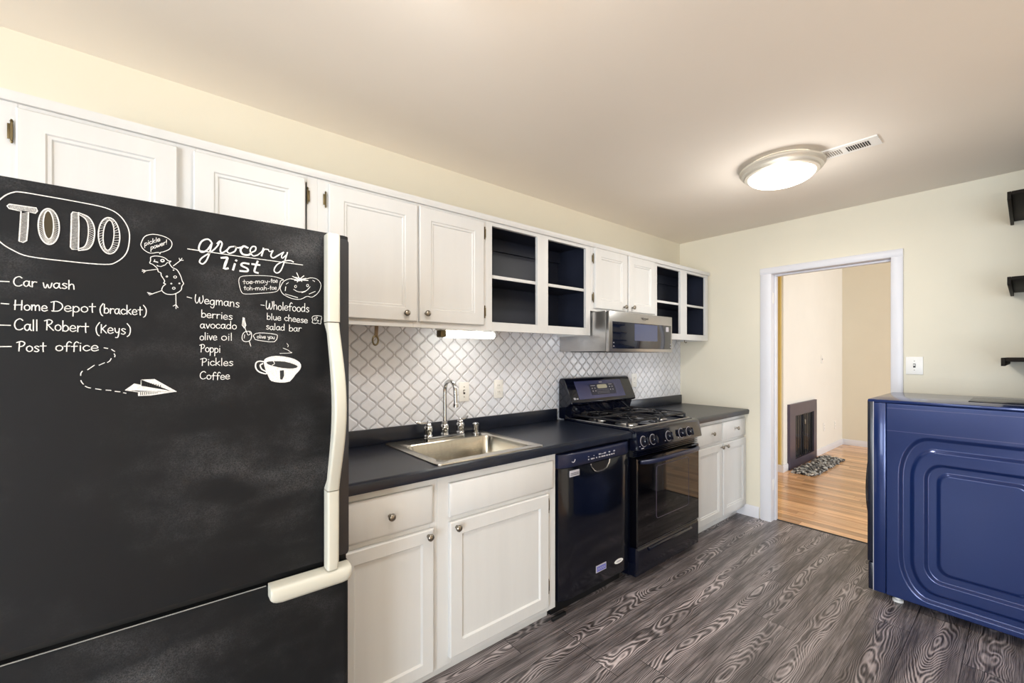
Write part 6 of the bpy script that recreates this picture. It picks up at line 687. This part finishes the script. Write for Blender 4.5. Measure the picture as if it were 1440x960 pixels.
chalk(['todo'], 'chalk_hatching', None, 'chalk_dim', (1,), .0009)
OX, OZ = -.1888, 1.6455
mb = MB(); polyfill(mb, [(ex * .0165 + .0, ez * .045) for ex, ez in []] or [(OX + .0125 * math.sin(a), OZ + .034 * math.cos(a) - .003 * math.sin(a)) for a in [2 * PI * k / 20 for k in range(20)]], FY - .0007)
bo = mb.build('chalk_fill', 'chalk_brown', up, 0)
for k, w_ in enumerate(('car wash', 'the hardware errand', 'a phone call', 'the post office')): chalk(['list%d' % k], 'chalk_line', 'handwritten chalk to-do line about ' + w_, 'chalk', (0, 1), .0012)
chalk(['grocery'], 'chalk_heading', 'chalk heading grocery list in thick script', 'chalk', (0, 1), .0012)
chalk(['shopping'], 'chalk_list', 'longer handwritten chalk shopping column', 'chalk', (0, 1), .0012)
chalk(['shopping2'], 'chalk_list', 'shorter handwritten chalk shopping column', 'chalk', (0, 1), .0012)
chalk(['cheese'], 'chalk_drawing', 'small chalk piece of holed cheese', 'chalk', (0, 1), .0012)
chalk(['plane_fill'], 'chalk_fill', None, 'chalk', (1,), .0008)
chalk(['plane'], 'chalk_drawing', 'chalk paper plane with dashed trail', 'chalk', (0, 1), .0012)
chalk(['plane'], 'chalk_gap', None, 'chalk_gap', (3,), .0013)
chalk(['pickle'], 'chalk_drawing', 'chalk pickle with arms and legs under a speech bubble', 'chalk', (0, 1), .0012)
chalk(['tomato'], 'chalk_drawing', 'chalk tomato with a speech bubble', 'chalk', (0, 1), .0012)
chalk(['doodle'], 'chalk_drawing', 'chalk olive on a pick with a speech bubble', 'chalk', (0, 1), .0012)
chalk(['cup_fill'], 'chalk_fill', None, 'chalk', (1,), .0008)
chalk(['cup_dark'], 'chalk_gap', None, 'chalk_gap', (3,), .0011)
chalk(['cup'], 'chalk_drawing', 'chalk coffee cup with steam', 'chalk', (0, 1), .0013)

# ================================================================== dishwasher
t = thing('dishwasher', 'black built-in dishwasher between the white sink cabinet and the gas range', 'dishwasher', (1.875, 1.8, 0))
DWX0, DWX1, DWY = 1.569, 2.181, 1.522
MB().box(DWX0 + .004, DWX1 - .004, DWY + .05, 2.12, .10, .872).build('tub', 'black_matte', t)
MB().box(DWX0 + .01, DWX1 - .01, 1.60, 1.62, 0, .10).build('toe_kick', 'black_matte', t)
MB().box(1.54, 1.64, 1.545, 1.56, .004, .022, .004).build('toe_kick_end', 'black_matte', t)
L = []
def dwl(z, bulge):
    pts = []
    for k in range(13):
        s = k / 12; x = DWX0 + .004 + s * (DWX1 - DWX0 - .008)
        e = min(s, 1 - s); y = DWY - bulge * (1 - (2 * s - 1) ** 2) + .016 * max(0, 1 - e / .06) ** 2
        pts.append((x, y, z))
    pts += [(DWX1 - .004, DWY + .048, z), (DWX0 + .004, DWY + .048, z)]
    return pts
dd = MB().loft([dwl(.098, .004), dwl(.104, .006), dwl(.45, .008), dwl(.782, .006), dwl(.784, .003)]).build('door', 'dw', t, 60)
st = MB().loft([dwl(.786, .006), dwl(.79, .012), dwl(.845, .012), dwl(.852, .008), dwl(.857, .0)]).build('control_strip', 'dw_strip', t, 60)
# pocket handle
def fyy(x): 
    s = (x - DWX0) / (DWX1 - DWX0); return DWY - .0055 * (1 - (2 * s - 1) ** 2)
px0, px1, pz0, pz1 = 1.80, 1.965, .730, .783
outl = [(px0, pz1), (px0 + .006, pz1 - .02), (px0 + .03, pz0 + .008), (px0 + .055, pz0), (px1 - .055, pz0), (px1 - .03, pz0 + .008), (px1 - .006, pz1 - .02), (px1, pz1)]
mb = MB(); mb.prism(outl, 1, DWY - .0085, DWY - .004); mb.build('handle_pocket', 'black_matte', dd)  # flat dark plate stands for the shade inside the recessed grip
mb = MB(); mb.tube([(a, DWY - .009, b) for a, b in outl], .0035, 8); mb.build('pocket_lip', 'chrome', dd)
mb = MB(); mb.box(1.636, 1.712, DWY - .006, DWY - .0025, .735, .768, .001); mb.build('sticker', 'sticker', dd)
mb = MB()
for zz in (.744, .752): mb.box(1.642, 1.705, DWY - .0065, DWY - .0058, zz, zz + .003)
mb.build('sticker_print', 'slot', dd)
mb = MB(); mb.prism([(1.846, .168), (1.934, .168), (1.934, .206), (1.846, .206)], 1, DWY - .0085, DWY - .004); mb.build('badge_border', 'sticker', dd)
mb = MB(); mb.prism([(1.852, .172), (1.930, .172), (1.930, .200), (1.852, .200)], 1, DWY - .009, DWY - .008); mb.build('badge', 'badge_blue', dd)
mb = MB(); mb.tube([(1.858 + .008 * k, DWY - .0092, .186 + (.005 if k % 2 else -.005)) for k in range(9)], .0012, 5); mb.build('badge_print', 'sticker', dd)
mb = MB(); mb.prism([(2.053 + .040 * math.cos(a), .172 + .0125 * math.sin(a)) for a in [2 * PI * k / 20 for k in range(20)]], 1, DWY - .007, DWY - .003); mb.build('oval_badge', 'white', dd)
mb = MB(); mb.prism([(2.053 + .026 * math.cos(a), .172 + .005 * math.sin(a)) for a in [2 * PI * k / 16 for k in range(16)]], 1, DWY - .0076, DWY - .0065); mb.build('oval_print', 'sticker', dd)
mb = MB()
mb.tube([(1.648, DWY - .0105, .816), (1.656, DWY - .011, .812), (1.664, DWY - .0113, .814), (1.672, DWY - .0116, .826)], .0025, 6)
random.seed(4)
for k in range(11):
    x = 1.775 + k * .022
    for j in range(2):
        if random.random() < .8: mb.box(x, x + random.choice((.006, .012, .017)), DWY - .0142, DWY - .0108, .806 + j * .016, .806 + j * .016 + random.choice((.003, .006)))
mb.build('button_print', 'sticker', st)

# ================================================================== gas range
RX0, RX1 = 2.194, 2.950
t = thing('gas_range', 'black freestanding gas range with five front knobs and glass oven door', 'stove', (2.572, 1.8, 0))
MB().box(RX0, RX1, 1.545, 2.115, .03, .898, .003).build('body', 'black_gloss', t)
for x in (RX0 + .05, RX1 - .05):
    for y in (1.62, 2.05): MB().lathe([(.018, 0), (.018, .008), (.01, .012), (.01, .0299)], (x, y, 0), 'Z', 12).build('leveling_foot', 'black_matte', t)
mb = MB()
def rl(i, z): return [(a, b, z) for a, b in rrect(RX0 - .001 + i, RX1 + .001 - i, 1.53 + i, 2.10 - i * .4, .02, .02, 4)]
mb.loft([rl(0, .8985), rl(0, .922), rl(.004, .927), rl(.022, .927), rl(.034, .916)]); mb.build('cooktop', 'black_gloss', t)
mb = MB(); mb.tube([(a, b, .9272) for a, b in rrect(RX0 + .017, RX1 - .017, 1.547, 2.086, .02, .02, 4)], .0035, 6, True); mb.build('cooktop_rim', 'steel', t)  # light trim added in place of the grey sheen around the cooktop
# sloping control panel
prof = [(1.53, .795), (1.474, .80), (1.468, .806), (1.488, .905), (1.496, .918), (1.51, .924), (1.53, .924)]
cp = MB().prism(prof, 0, RX0 - .012, RX1 + .003, .003, 2).build('control_panel', 'black_gloss', t)
ki = [2.245, 2.345, 2.525, 2.685, 2.785]
for x in ki:
    mb = MB()
    c = Vector((x, 1.4775, .852)); nrm = Vector((0, -.98, .2)).normalized(); rot = Vector((0, 0, 1)).rotation_difference(nrm).to_matrix()
    tmp = MB(); tmp.lathe([(.030, -.001), (.030, .004), (.025, .007), (.023, .024), (.020, .028), (.001, .029)], (0, 0, 0), 'Z', 20)
    tmp.box(-.0045, .0045, -.024, .024, .02, .034, .002)
    bmesh.ops.transform(tmp.bm, matrix=Matrix.Translation(c) @ rot.to_4x4(), verts=tmp.bm.verts)
    tmp.build('knob', 'black_gloss', t)
    mb = MB(); tmp = MB()
    tmp.lathe([(.0305, .0005), (.033, .0008), (.033, .002), (.0305, .002)], (0, 0, 0), 'Z', 20, False)
    bmesh.ops.transform(tmp.bm, matrix=Matrix.Translation(c) @ rot.to_4x4(), verts=tmp.bm.verts)
    tmp.build('knob_ring', 'sticker', cp)
mb = MB()
for x in ki:
    for q in (-.045, .045): mb.box(x + q - .004, x + q + .004, 1.4715, 1.4735, .825, .829)
mb.box(2.21, 2.235, 1.4675, 1.4695, .811, .816)
mb.build('panel_print', 'sticker', cp)
# vent trim, door, drawer
MB().box(RX0 + .004, RX1 - .004, 1.52, 1.56, .752, .793).build('vent_gap', 'black_matte', t)
mb = MB()
for z in (.762, .774, .786): mb.box(RX0 + .004, RX1 - .004, 1.497, 1.53, z - .0025, z + .0025, .001)
mb.build('vent_slats', 'black_gloss', t)
L = [rect(RX0 + .002, RX1 - .002, .215, .748, 0, 1.543), rect(RX0 + .002, RX1 - .002, .215, .748, 0, 1.494), rect(RX0 + .002, RX1 - .002, .215, .748, .006, 1.487)]
od = MB().loft(L).build('oven_door', 'glass_black', t)
mb = MB(); mb.prism(rrect(2.40, 2.80, .345, .675, .02, .02, 4), 1, 1.4855, 1.4880); mb.build('window', 'glass_black', od)
mb = MB()
rr = rrect(2.40, 2.80, .345, .675, .02, .02, 4); mb.tube([(a, 1.4862, b) for a, b in rr], .0022, 6, True); mb.build('window_border', 'fire', od)
mb = MB(); pts = []
for k in range(15):
    s = k / 14; x = RX0 + .03 + s * (RX1 - RX0 - .06); pts.append((x, 1.487 - .058 * (1 - abs(2 * s - 1) ** 4) - .004, .726 + .012 * math.sin(PI * s)))
mb.tube(pts, [.011] + [.0145] * 13 + [.011], 12); mb.build('handle', 'dw_strip', od)
L = [rect(RX0 + .002, RX1 - .002, .035, .205, 0, 1.543), rect(RX0 + .002, RX1 - .002, .035, .205, 0, 1.500), rect(RX0 + .002, RX1 - .002, .035, .205, .012, 1.487),
     rect(RX0 + .002, RX1 - .002, .035, .205, .03, 1.487)]
dw_ = MB().loft(L).build('drawer', 'black_gloss', t)
mb = MB(); mb.prism([(1.487, .165), (1.474, .172), (1.474, .18), (1.487, .19)], 0, RX0 + .12, RX1 - .12, .003); mb.build('drawer_pull', 'black_gloss', dw_)
mb = MB(); mb.box(RX0 + .003, RX1 - .003, 1.4855, 1.4875, .2155, .2175); mb.build('door_edge_trim', 'steel', od)
# backguard
side = [(2.115, .9275), (2.115, 1.19), (2.105, 1.207), (2.085, 1.212), (2.065, 1.205), (2.056, 1.192), (1.992, 1.052), (1.988, 1.038), (1.996, 1.026), (2.012, 1.022), (2.05, 1.015), (2.055, .9275)]
bgx0, bgx1 = 2.168, 2.912
bg = MB().prism(side, 0, bgx0, bgx1, .004, 2).build('backguard', 'black_gloss', t)
fn = Vector((0, -.909, .416)).normalized(); fa = Vector((0, .416, .909)).normalized(); fo = Vector((0, 2.024, 1.122))
def slanted(poly, lift, name, mat, parent):
    mb = MB()
    lo_ = [tuple(Vector((x, 0, 0)) + fo + fa * v + fn * (lift - .002)) for x, v in poly]
    hi_ = [tuple(Vector((x, 0, 0)) + fo + fa * v + fn * lift) for x, v in poly]
    mb.loft([lo_, hi_]); return mb.build(name, mat, parent)
slanted([(2.255, .070), (2.255, -.066), (2.79, -.066), (2.79, .070)], .0022, 'display_panel', 'disp_panel', bg)
slanted(rrect(2.40, 2.69, -.042, .042, .012, .012, 3), .003, 'keypad', 'dw_strip', bg)
slanted(rrect(2.485, 2.60, .006, .036, .012, .012, 3), .004, 'clock_display', 'display_glow', bg)
mb = MB()
random.seed(9)
def dot(x, v, w=.010, h=.008):
    q = [(x - w / 2, v - h / 2), (x + w / 2, v - h / 2), (x + w / 2, v + h / 2), (x - w / 2, v + h / 2)]
    mb.loft([[tuple(Vector((a, 0, 0)) + fo + fa * b + fn * .0028) for a, b in q], [tuple(Vector((a, 0, 0)) + fo + fa * b + fn * .0038) for a, b in q]])
for x in (2.425, 2.455):
    for v in (.010, -.012): dot(x, v)
for x in (2.63, 2.66):
    for v in (.015, -.008): dot(x, v)
for k in range(8):
    for v in (-.006, -.02, -.03): dot(2.475 + k * .018, v, .006, .003)
dot(2.44, .03, .05, .005); dot(2.645, .034, .04, .005); dot(2.54, .055, .035, .005)
mb.build('button_print', 'sticker', bg)
mb = MB()
dot(2.205, -.058, .02, .016); dot(2.232, -.06, .02, .008)
mb.build('maker_mark', 'sticker', bg)
mb = MB(); mb.prism([(2.005, 1.0205), (2.045, 1.0125), (2.055, .94), (2.03, .935)], 0, bgx0 + .03, bgx1 - .03); mb.build('backguard_vent', 'black_gloss', bg)
# burners and grates
for bx in (2.385, 2.76):
    for by in (1.70, 1.94):
        r = .045 if (by < 1.8) == (bx < 2.5) else .037
        mb = MB(); mb.lathe([(r + .03, .9165), (r + .028, .919), (r + .004, .921), (r, .934), (r * .5, .934)], (bx, by, 0), 'Z', 24, False)
        b_ = mb.build('burner', 'steel', t)
        MB().lathe([(r - .004, .9345), (r, .938), (r - .003, .943), (.001, .945)], (bx, by, 0), 'Z', 24).build('burner_cap', 'iron', b_)
for gx0, gx1 in ((2.222, 2.556), (2.588, 2.922)):
    mb = MB(); gy0, gy1, gz = 1.575, 2.055, .962
    rr = rrect(gx0, gx1, gy0, gy1, .025, .025, 4); mb.tube([(a, b, gz - .006) for a, b in rr], .0075, 8, True)
    cx = (gx0 + gx1) / 2
    mb.tube([(gx0, 1.82, gz - .003), (gx1, 1.82, gz - .003)], .0065, 8)
    for cy in (1.70, 1.94):
        rr = [(cx + .062 * math.cos(a), cy + .062 * math.sin(a), gz + .002) for a in [2 * PI * k / 24 for k in range(24)]]
        mb.tube(rr, .0058, 8, True)
        for a in range(4):
            an = PI / 4 + a * PI / 2; 
            mb.tube([(cx + .03 * math.cos(an), cy + .03 * math.sin(an), gz + .004), (cx + .062 * math.cos(an), cy + .062 * math.sin(an), gz + .004), (cx + .165 * math.cos(an) * .98, cy + .118 * (1 if math.sin(an) > 0 else -1), gz - .004)], .0055, 6)
    for a, b in ((gx0, gy0), (gx1, gy0), (gx0, gy1), (gx1, gy1), (gx0, 1.82), (gx1, 1.82)):
        sx = .004 if a == gx0 else -.004; sy = .006 if b == gy0 else (-.006 if b == gy1 else 0)
        mb.lathe([(.008, .9165), (.0075, gz - .004)], (a + sx, b + sy, 0), 'Z', 8)
    mb.build('grate', 'iron', t)

# ================================================================== microwave
t = thing('microwave', 'low stainless steel microwave mounted over the gas range', 'microwave', (2.58, 1.9, 1.397))
MX0, MX1, MY, MZ0, MZ1 = 2.203, 2.957, 1.70, 1.397, 1.662
MB().box(MX0, MX1, MY + .03, YL - .0085, MZ0 + .003, MZ1, .003).build('body', 'steel', t)
md = MB().box(MX0 - .002, MX1 + .002, MY, MY + .028, MZ0, MZ1 - .002, .004).build('door', 'steel', t)
MB().box(2.235, 2.94, MY - .002, MY + .004, 1.418, 1.594, .001).build('door_glass', 'mw_glass', md)
MB().prism(rrect(2.475, 2.755, 1.473, 1.588, .004, .004, 3), 1, MY - .0026, MY - .0018).build('window', 'mw_window', md)
mb = MB(); text_into(mb, 'Whirlpool', .021, (2.60, MY - .0006, 1.629), (1, 0, 0), (0, 0, 1))
mb.tube([(2.60 + .034 * math.cos(a), MY - .0006, 1.629 + .012 * math.sin(a)) for a in [PI * 1.05 + k * .29 for k in range(7)]], .0009, 5)
mb.build('maker_name', 'slot', md)
mb = MB()
for x in (2.242, 2.928):
    for z in (1.43, 1.452): mb.box(x, x + .008, MY - .0028, MY - .0016, z, z + .007)
mb.build('button_print', 'sticker', md)
MB().prism(rrect(2.868, 2.905, 1.548, 1.583, .004, .004, 3), 1, MY - .003, MY - .0018).build('sticker', 'sticker', md)
MB().box(MX0 + .05, MX1 - .05, 1.78, 2.08, MZ0 - .001, MZ0 + .004).build('underside_filter', 'slot', t)

# ================================================================== under-cabinet light, hooks
t = thing('undercabinet_light', 'lit slim white light bar under the wall cabinet above the sink', 'light', (1.29, 1.97, 1.505))
MB().box(1.115, 1.47, 1.935, 2.0, 1.505, 1.5345, .003).build('housing', 'white', t)
MB().loft([[(x, 1.9675 + .027 * c_, 1.487 + .020 * s_) for c_, s_ in [(math.cos(a), math.sin(a)) for a in [2 * PI * k / 16 for k in range(16)]]] for x in (1.15, 1.47)]).build('diffuser', 'glowtube', t, 60)
MB().box(1.116, 1.15, 1.943, 1.992, 1.468, 1.506, .006).build('end_cap', 'bronze', t)
l = bpy.data.lights.new('undercabinet_glow', 'AREA'); l.shape = 'RECTANGLE'; l.size = .3; l.size_y = .04; l.energy = .5; l.color = (1, .97, .88)
lo_ = bpy.data.objects.new('undercabinet_glow', l); C.objects.link(lo_); lo_.location = (1.31 - 1.29, 0, 1.464 - 1.505); lo_.parent = t
t = thing('bottle_opener', 'brown strap with a metal loop hanging under the wall cabinet near the refrigerator', 'opener', (.755, 1.9, 1.425))
mb = MB(); mb.prism([(.744, 1.455), (.760, 1.455), (.764, 1.5345), (.747, 1.5345)], 1, 1.896, 1.902, .0015); mb.build('strap', plain('brown_leather', rgb(128, 108, 84), .6, var=.1), t)
mb = MB(); rr = [(.749 + .013 * math.cos(a), 1.899, 1.441 + .021 * math.sin(a)) for a in [2 * PI * k / 20 for k in range(20)]]; mb.tube(rr, .0042, 8, True)
mb.build('loop', 'bronze', t)
o = MB().tube([(3.60, 1.95, 1.5345), (3.60, 1.95, 1.50), (3.60, 1.944, 1.488), (3.60, 1.934, 1.486), (3.60, 1.928, 1.494)], .0028, 8).build('cup_hook', 'bronze')
tag(o, 'tiny bronze cup hook under the doorless corner cabinet', 'hook')

# ================================================================== outlets and switches
def plate(kind, label, axis, c, cat, group=None, toggle=False, w=.072, h=.116):
    """wall plate: axis 'Y' faces -Y, 'X' faces -X"""
    x, y, z = c
    t = thing(kind, label, cat, c, group)
    def P(u0, u1, v0, v1, d0, d1, bev=0):
        mb = MB()
        if axis == 'Y': mb.box(x + u0, x + u1, y - d1, y - d0, z + v0, z + v1, bev)
        else: mb.box(x - d1, x - d0, y + u0, y + u1, z + v0, z + v1, bev)
        return mb
    pl = P(-w / 2, w / 2, -h / 2, h / 2, .0003, .006, .002).build('plate', 'white', t)
    if toggle:
        P(-.006, .006, -.013, .013, .006, .0075).build('toggle_slot', 'slot', t)
        P(-.004, .004, -.002, .009, .0075, .016, .001).build('toggle', 'white', t)
        for v in (-.03, .03): P(-.003, .003, v - .003, v + .003, .006, .0068).build('screw', 'nickel', t)
    else:
        for v in (-.02, .02):
            r_ = P(-.016, .016, v - .014, v + .014, .006, .0075, .0015).build('receptacle', 'white', t)
            mb = MB()
            for u in (-.006, .006):
                q = P(u - .0013, u + .0013, v - .002, v + .007, .0075, .0082)
                me_ = bpy.data.meshes.new('tmp'); q.bm.to_mesh(me_); mb.bm.from_mesh(me_); q.bm.free(); bpy.data.meshes.remove(me_)
            mb.build('slot', 'slot', r_)
    return t
ty = YL - .008
plate('light_switch', 'white light switch plate on the tile right behind the faucet', 'Y', (1.385, ty, 1.155), 'light switch', toggle=True)
plate('wall_outlet', 'white outlet on the tile between the faucet and the range', 'Y', (1.645, ty, 1.16), 'outlet')
plate('wall_outlet', 'white outlet on the tile just right of the range backguard', 'Y', (3.11, ty, 1.16), 'outlet')
plate('light_switch', 'white light switch on the cream wall between the doorway and the shelves', 'X', (XF, .48, 1.305), 'light switch', toggle=True, w=.085, h=.118)
plate('light_switch', 'white light switch on the living-room wall above and right of the fireplace', 'Y', (7.114, 1.83, 1.322), 'light switch', toggle=True)
plate('wall_outlet', 'white outlet low on the living-room wall, nearer the fireplace', 'Y', (7.22, 1.83, .365), 'outlet')
plate('wall_outlet', 'white outlet low on the living-room wall, nearer the room corner', 'Y', (7.756, 1.83, .34), 'outlet')

# ================================================================== fireplace and pebble hearth
t = thing('fireplace_surround', 'dark metal fireplace with glass doors in the living-room wall', 'fireplace', (6.285, 1.83, 0))
fx0, fx1, fz1 = 5.78, 6.79, .785
mb = MB(); q = (5.965, 6.672, .105, .638)
mb.loft([[(fx0, 1.8295, .0), (fx1, 1.8295, .0), (fx1, 1.8295, fz1), (fx0, 1.8295, fz1)], [(fx0, 1.80, .0), (fx1, 1.80, .0), (fx1, 1.80, fz1), (fx0, 1.80, fz1)],
         [(q[0], 1.80, q[2]), (q[1], 1.80, q[2]), (q[1], 1.80, q[3]), (q[0], 1.80, q[3])], [(q[0], 1.826, q[2]), (q[1], 1.826, q[2]), (q[1], 1.826, q[3]), (q[0], 1.826, q[3])]], True, False)
mb.build('frame', 'fire', t)
for i in range(2):
    a = q[0] + .008 + i * .348
    d = MB().box(a, a + .343, 1.812, 1.818, q[2] + .006, q[3] - .006, .001).build('glass_door', 'glass_black', t)
    mb = MB()
    for k in range(5): mb.tube([(a + .03 + k * .07, 1.8105, q[2] + .01), (a + .03 + k * .07, 1.8105, q[3] - .01)], .006, 6)
    mb.build('mesh_curtain', 'mesh', d)
mb = MB(); mb.box(6.31, 6.33, 1.795, 1.81, .50, .56, .003); mb.build('latch', 'nickel', t)
mb = MB(); random.seed(12)
px0_, px1_, py0_, py1_ = 5.66, 6.90, 1.51, 1.757
for i in range(680):
    x = random.uniform(px0_ + .02, px1_ - .02); y = random.uniform(py0_ + .02, py1_)
    r = random.uniform(.016, .028); zz = random.uniform(.006, .024)
    m_ = Matrix.Translation((x, y, zz)) @ Matrix.Rotation(random.uniform(0, PI), 4, 'Z') @ Matrix.Rotation(random.uniform(-.5, .5), 4, 'X') @ Matrix.Diagonal((r * 1.35, r, r * .6, 1))
    bmesh.ops.create_icosphere(mb.bm, subdivisions=1, radius=1, matrix=m_)
o = mb.build('hearth_pebbles', 'pebble', None, 80)
o['kind'] = 'stuff'; tag(o, 'bed of black, grey and white pebbles on the floor before the fireplace', 'pebbles')

# ================================================================== laundry machine
t = thing('washing_machine', 'tall dark blue laundry machine by the right wall, its embossed side facing us', 'washing machine', (3.45, .19, 0))
wx0, wx1, wy0, wy1, wz0, wz1 = 3.10, 3.80, -.22, .499, .045, 1.108
# cabinet with embossed near side
mb = MB()
def wl(u0, u1, v0, v1, ru, rv, x): return [(x, a, b) for a, b in rrect(u0, u1, v0, v1, ru, rv, 8)]
cyc, czc = .14, .50
def ring(hw, h0, h1, ru, rv, x): return wl(cyc - hw, cyc + hw, h0, h1, ru, rv, x)
D_ = .013
loops = [wl(wy0, wy1, wz0, wz1, .004, .004, wx1), wl(wy0, wy1, wz0, wz1, .004, .004, wx0 + .003), wl(wy0 + .003, wy1 - .003, wz0 + .003, wz1 - .003, .004, .004, wx0), wl(wy0 + .005, wy1 - .005, wz0 + .005, wz1 - .005, .004, .004, wx0)]
def step(a, b, x0, x1, n=7):
    for k in [-.12] + list(range(n + 1)) + [n + .12]:
        s_ = k / n; e_ = min(1, max(0, s_)); e_ = e_ * e_ * (3 - 2 * e_)
        loops.append(ring(*[p + (q - p) * s_ for p, q in zip(a, b)], x0 + (x1 - x0) * e_))
step((.310, .068, .942, .118, .224), (.288, .090, .920, .106, .206), wx0, wx0 + D_)
step((.264, .114, .882, .097, .164), (.244, .134, .862, .086, .148), wx0 + D_, wx0)
step((.209, .182, .809, .067, .088), (.191, .200, .791, .058, .074), wx0, wx0 + D_)
step((.162, .230, .767, .046, .057), (.144, .250, .748, .038, .048), wx0 + D_, wx0 + .001)
mb.loft(loops)
mb.build('cabinet', 'washer', t, 60)
# seams across the side
for z in (1.082, .958):
    MB().box(wx0 - .0012, wx0 + .001, wy0 + .004, wy1 - .003, z - .0018, z + .0018).build('seam', 'disp_panel', t)
MB().box(wx0 - .002, wx1, wy0, .578, wz1 + .001, 1.126, .004).build('top_panel', 'washer', t)
MB().box(wx0 - .0005, wx1, .5005, .552, wz0 + .002, wz1 + .0005, .003).build('side_column', 'washer', t)
fr = MB().box(wx0 - .001, wx1, .5525, .580, .205, 1.120, .005).build('front_panel', 'washer_dark', t)
MB().box(wx0 - .001, wx1, .5525, .576, wz0 + .003, .200, .005).build('kick_panel', 'washer_dark', t)
MB().box(wx0 - .0018, wx0 + .002, .5515, .5545, wz0 + .003, 1.118).build('edge_highlight_trim', 'sticker', t)  # pale strip paints the highlight along the front edge
MB().lathe([(.27, .5805), (.27, .592), (.255, .606), (.20, .612), (.19, .606), (.17, .62), (.001, .628)], (3.45, 0, .59), 'Y', 40).build('round_door', 'glass_black', t)
for x in (wx0 + .07, wx1 - .07):
    for y in (.46, -.16):
        MB().lathe([(.024, 0), (.024, .012), (.014, .016), (.014, .0455)], (x, y, 0), 'Z', 14).build('foot', 'white', t)
MB().box(3.30, 3.62, -.05, .20, 1.1262, 1.130, .002).build('lid_recess', 'washer_dark', t)

# ================================================================== shelves
def shelf(label, yl, x0, z, kind):
    t = thing('wall_shelf', label, 'shelf', ((x0 + XF) / 2, -.15, z), 'dark floating shelves in the right corner')
    MB().box(x0, XF - .002, YR + .001, yl - .014, z, z + .018, .0015).build('board', 'espresso', t)
    MB().box(x0, XF - .002, yl - .0135, yl, z - .02, z + .018, .0015).build('edge_lip', 'espresso', t)
    MB().box(x0 + .01, XF - .02, YR + .001, YR + .02, z - .04, z - .0005, .001).build('wall_cleat', 'espresso', t)
shelf('topmost dark shelf, near the ceiling in the right corner', .064, 3.22, 2.162, 0)
shelf('middle of the three dark corner shelves on the right', .064, 3.22, 1.742, 1)
shelf('lowest dark corner shelf, just above the blue laundry machine', .078, 2.98, 1.343, 2)

# ================================================================== ceiling fixtures
def dome_lamp(label, c, R, power):
    x, y = c
    t = thing('ceiling_light', label, 'ceiling light', (x, y, CEIL), 'flush round ceiling lights')
    mb = MB(); mb.lathe([(R * .80, CEIL - .001), (R * .86, CEIL - .014), (R, CEIL - .024), (R, CEIL - .034), (R * .96, CEIL - .042), (R * .95, CEIL - .05), (R * .88, CEIL - .058), (R * .87, CEIL - .066), (R * .80, CEIL - .070), (R * .78, CEIL - .066)], (x, y, 0), 'Z', 48, False)
    mb.build('rim', 'lamp_rim', t)
    mb = MB(); prof = [(R * .79, CEIL - .067)]
    for k in range(1, 9):
        a = PI / 2 * k / 8; prof.append((max(.001, R * .79 * math.cos(a)), CEIL - .067 - .055 * math.sin(a)))
    mb.lathe(prof, (x, y, 0), 'Z', 40); mb.build('glass_dome', 'glowwhite', t, 60)
    l = bpy.data.lights.new('lamp_light', 'AREA'); l.shape = 'DISK'; l.size = R * 1.5; l.energy = power; l.color = (1, .965, .91)
    o = bpy.data.objects.new('lamp_light', l); C.objects.link(o); o.parent = t; o.location = (0, 0, -.135)
    l = bpy.data.lights.new('lamp_glow', 'POINT'); l.energy = power * .75; l.color = (1, .965, .91); l.shadow_soft_size = .16
    o = bpy.data.objects.new('lamp_glow', l); C.objects.link(o); o.parent = t; o.location = (0, 0, -.34)
dome_lamp('lit round ceiling light with a ribbed rim, beside the vent', (2.695, .885), .208, 10)
dome_lamp('lit round ceiling light over the sink, just above the picture edge', (.55, .82), .208, 8)
t = thing('ceiling_vent', 'white slotted air vent in the ceiling beside the round light', 'vent', (2.765, .59, CEIL))
vy0, vy1, vx0, vx1 = .468, .76, 2.70, 2.832
MB().prism([(vx0, CEIL - .0005), (vx1, CEIL - .0005), (vx1 - .006, CEIL - .006), (vx0 + .006, CEIL - .006)], 1, vy0, vy1).build('plate', 'white', t)
mb = MB()
for k in range(10): mb.box(vx0 + .034, vx1 - .034, .508 + k * .0096, .508 + k * .0096 + .006, CEIL - .0068, CEIL - .005)
mb.build('slots', 'black_matte', t)
mb = MB()
for k in range(11): mb.box(vx0 + .034, vx1 - .034, .625 + k * .0096, .625 + k * .0096 + .004, CEIL - .0068, CEIL - .005)
mb.build('slots', 'nickel', t)
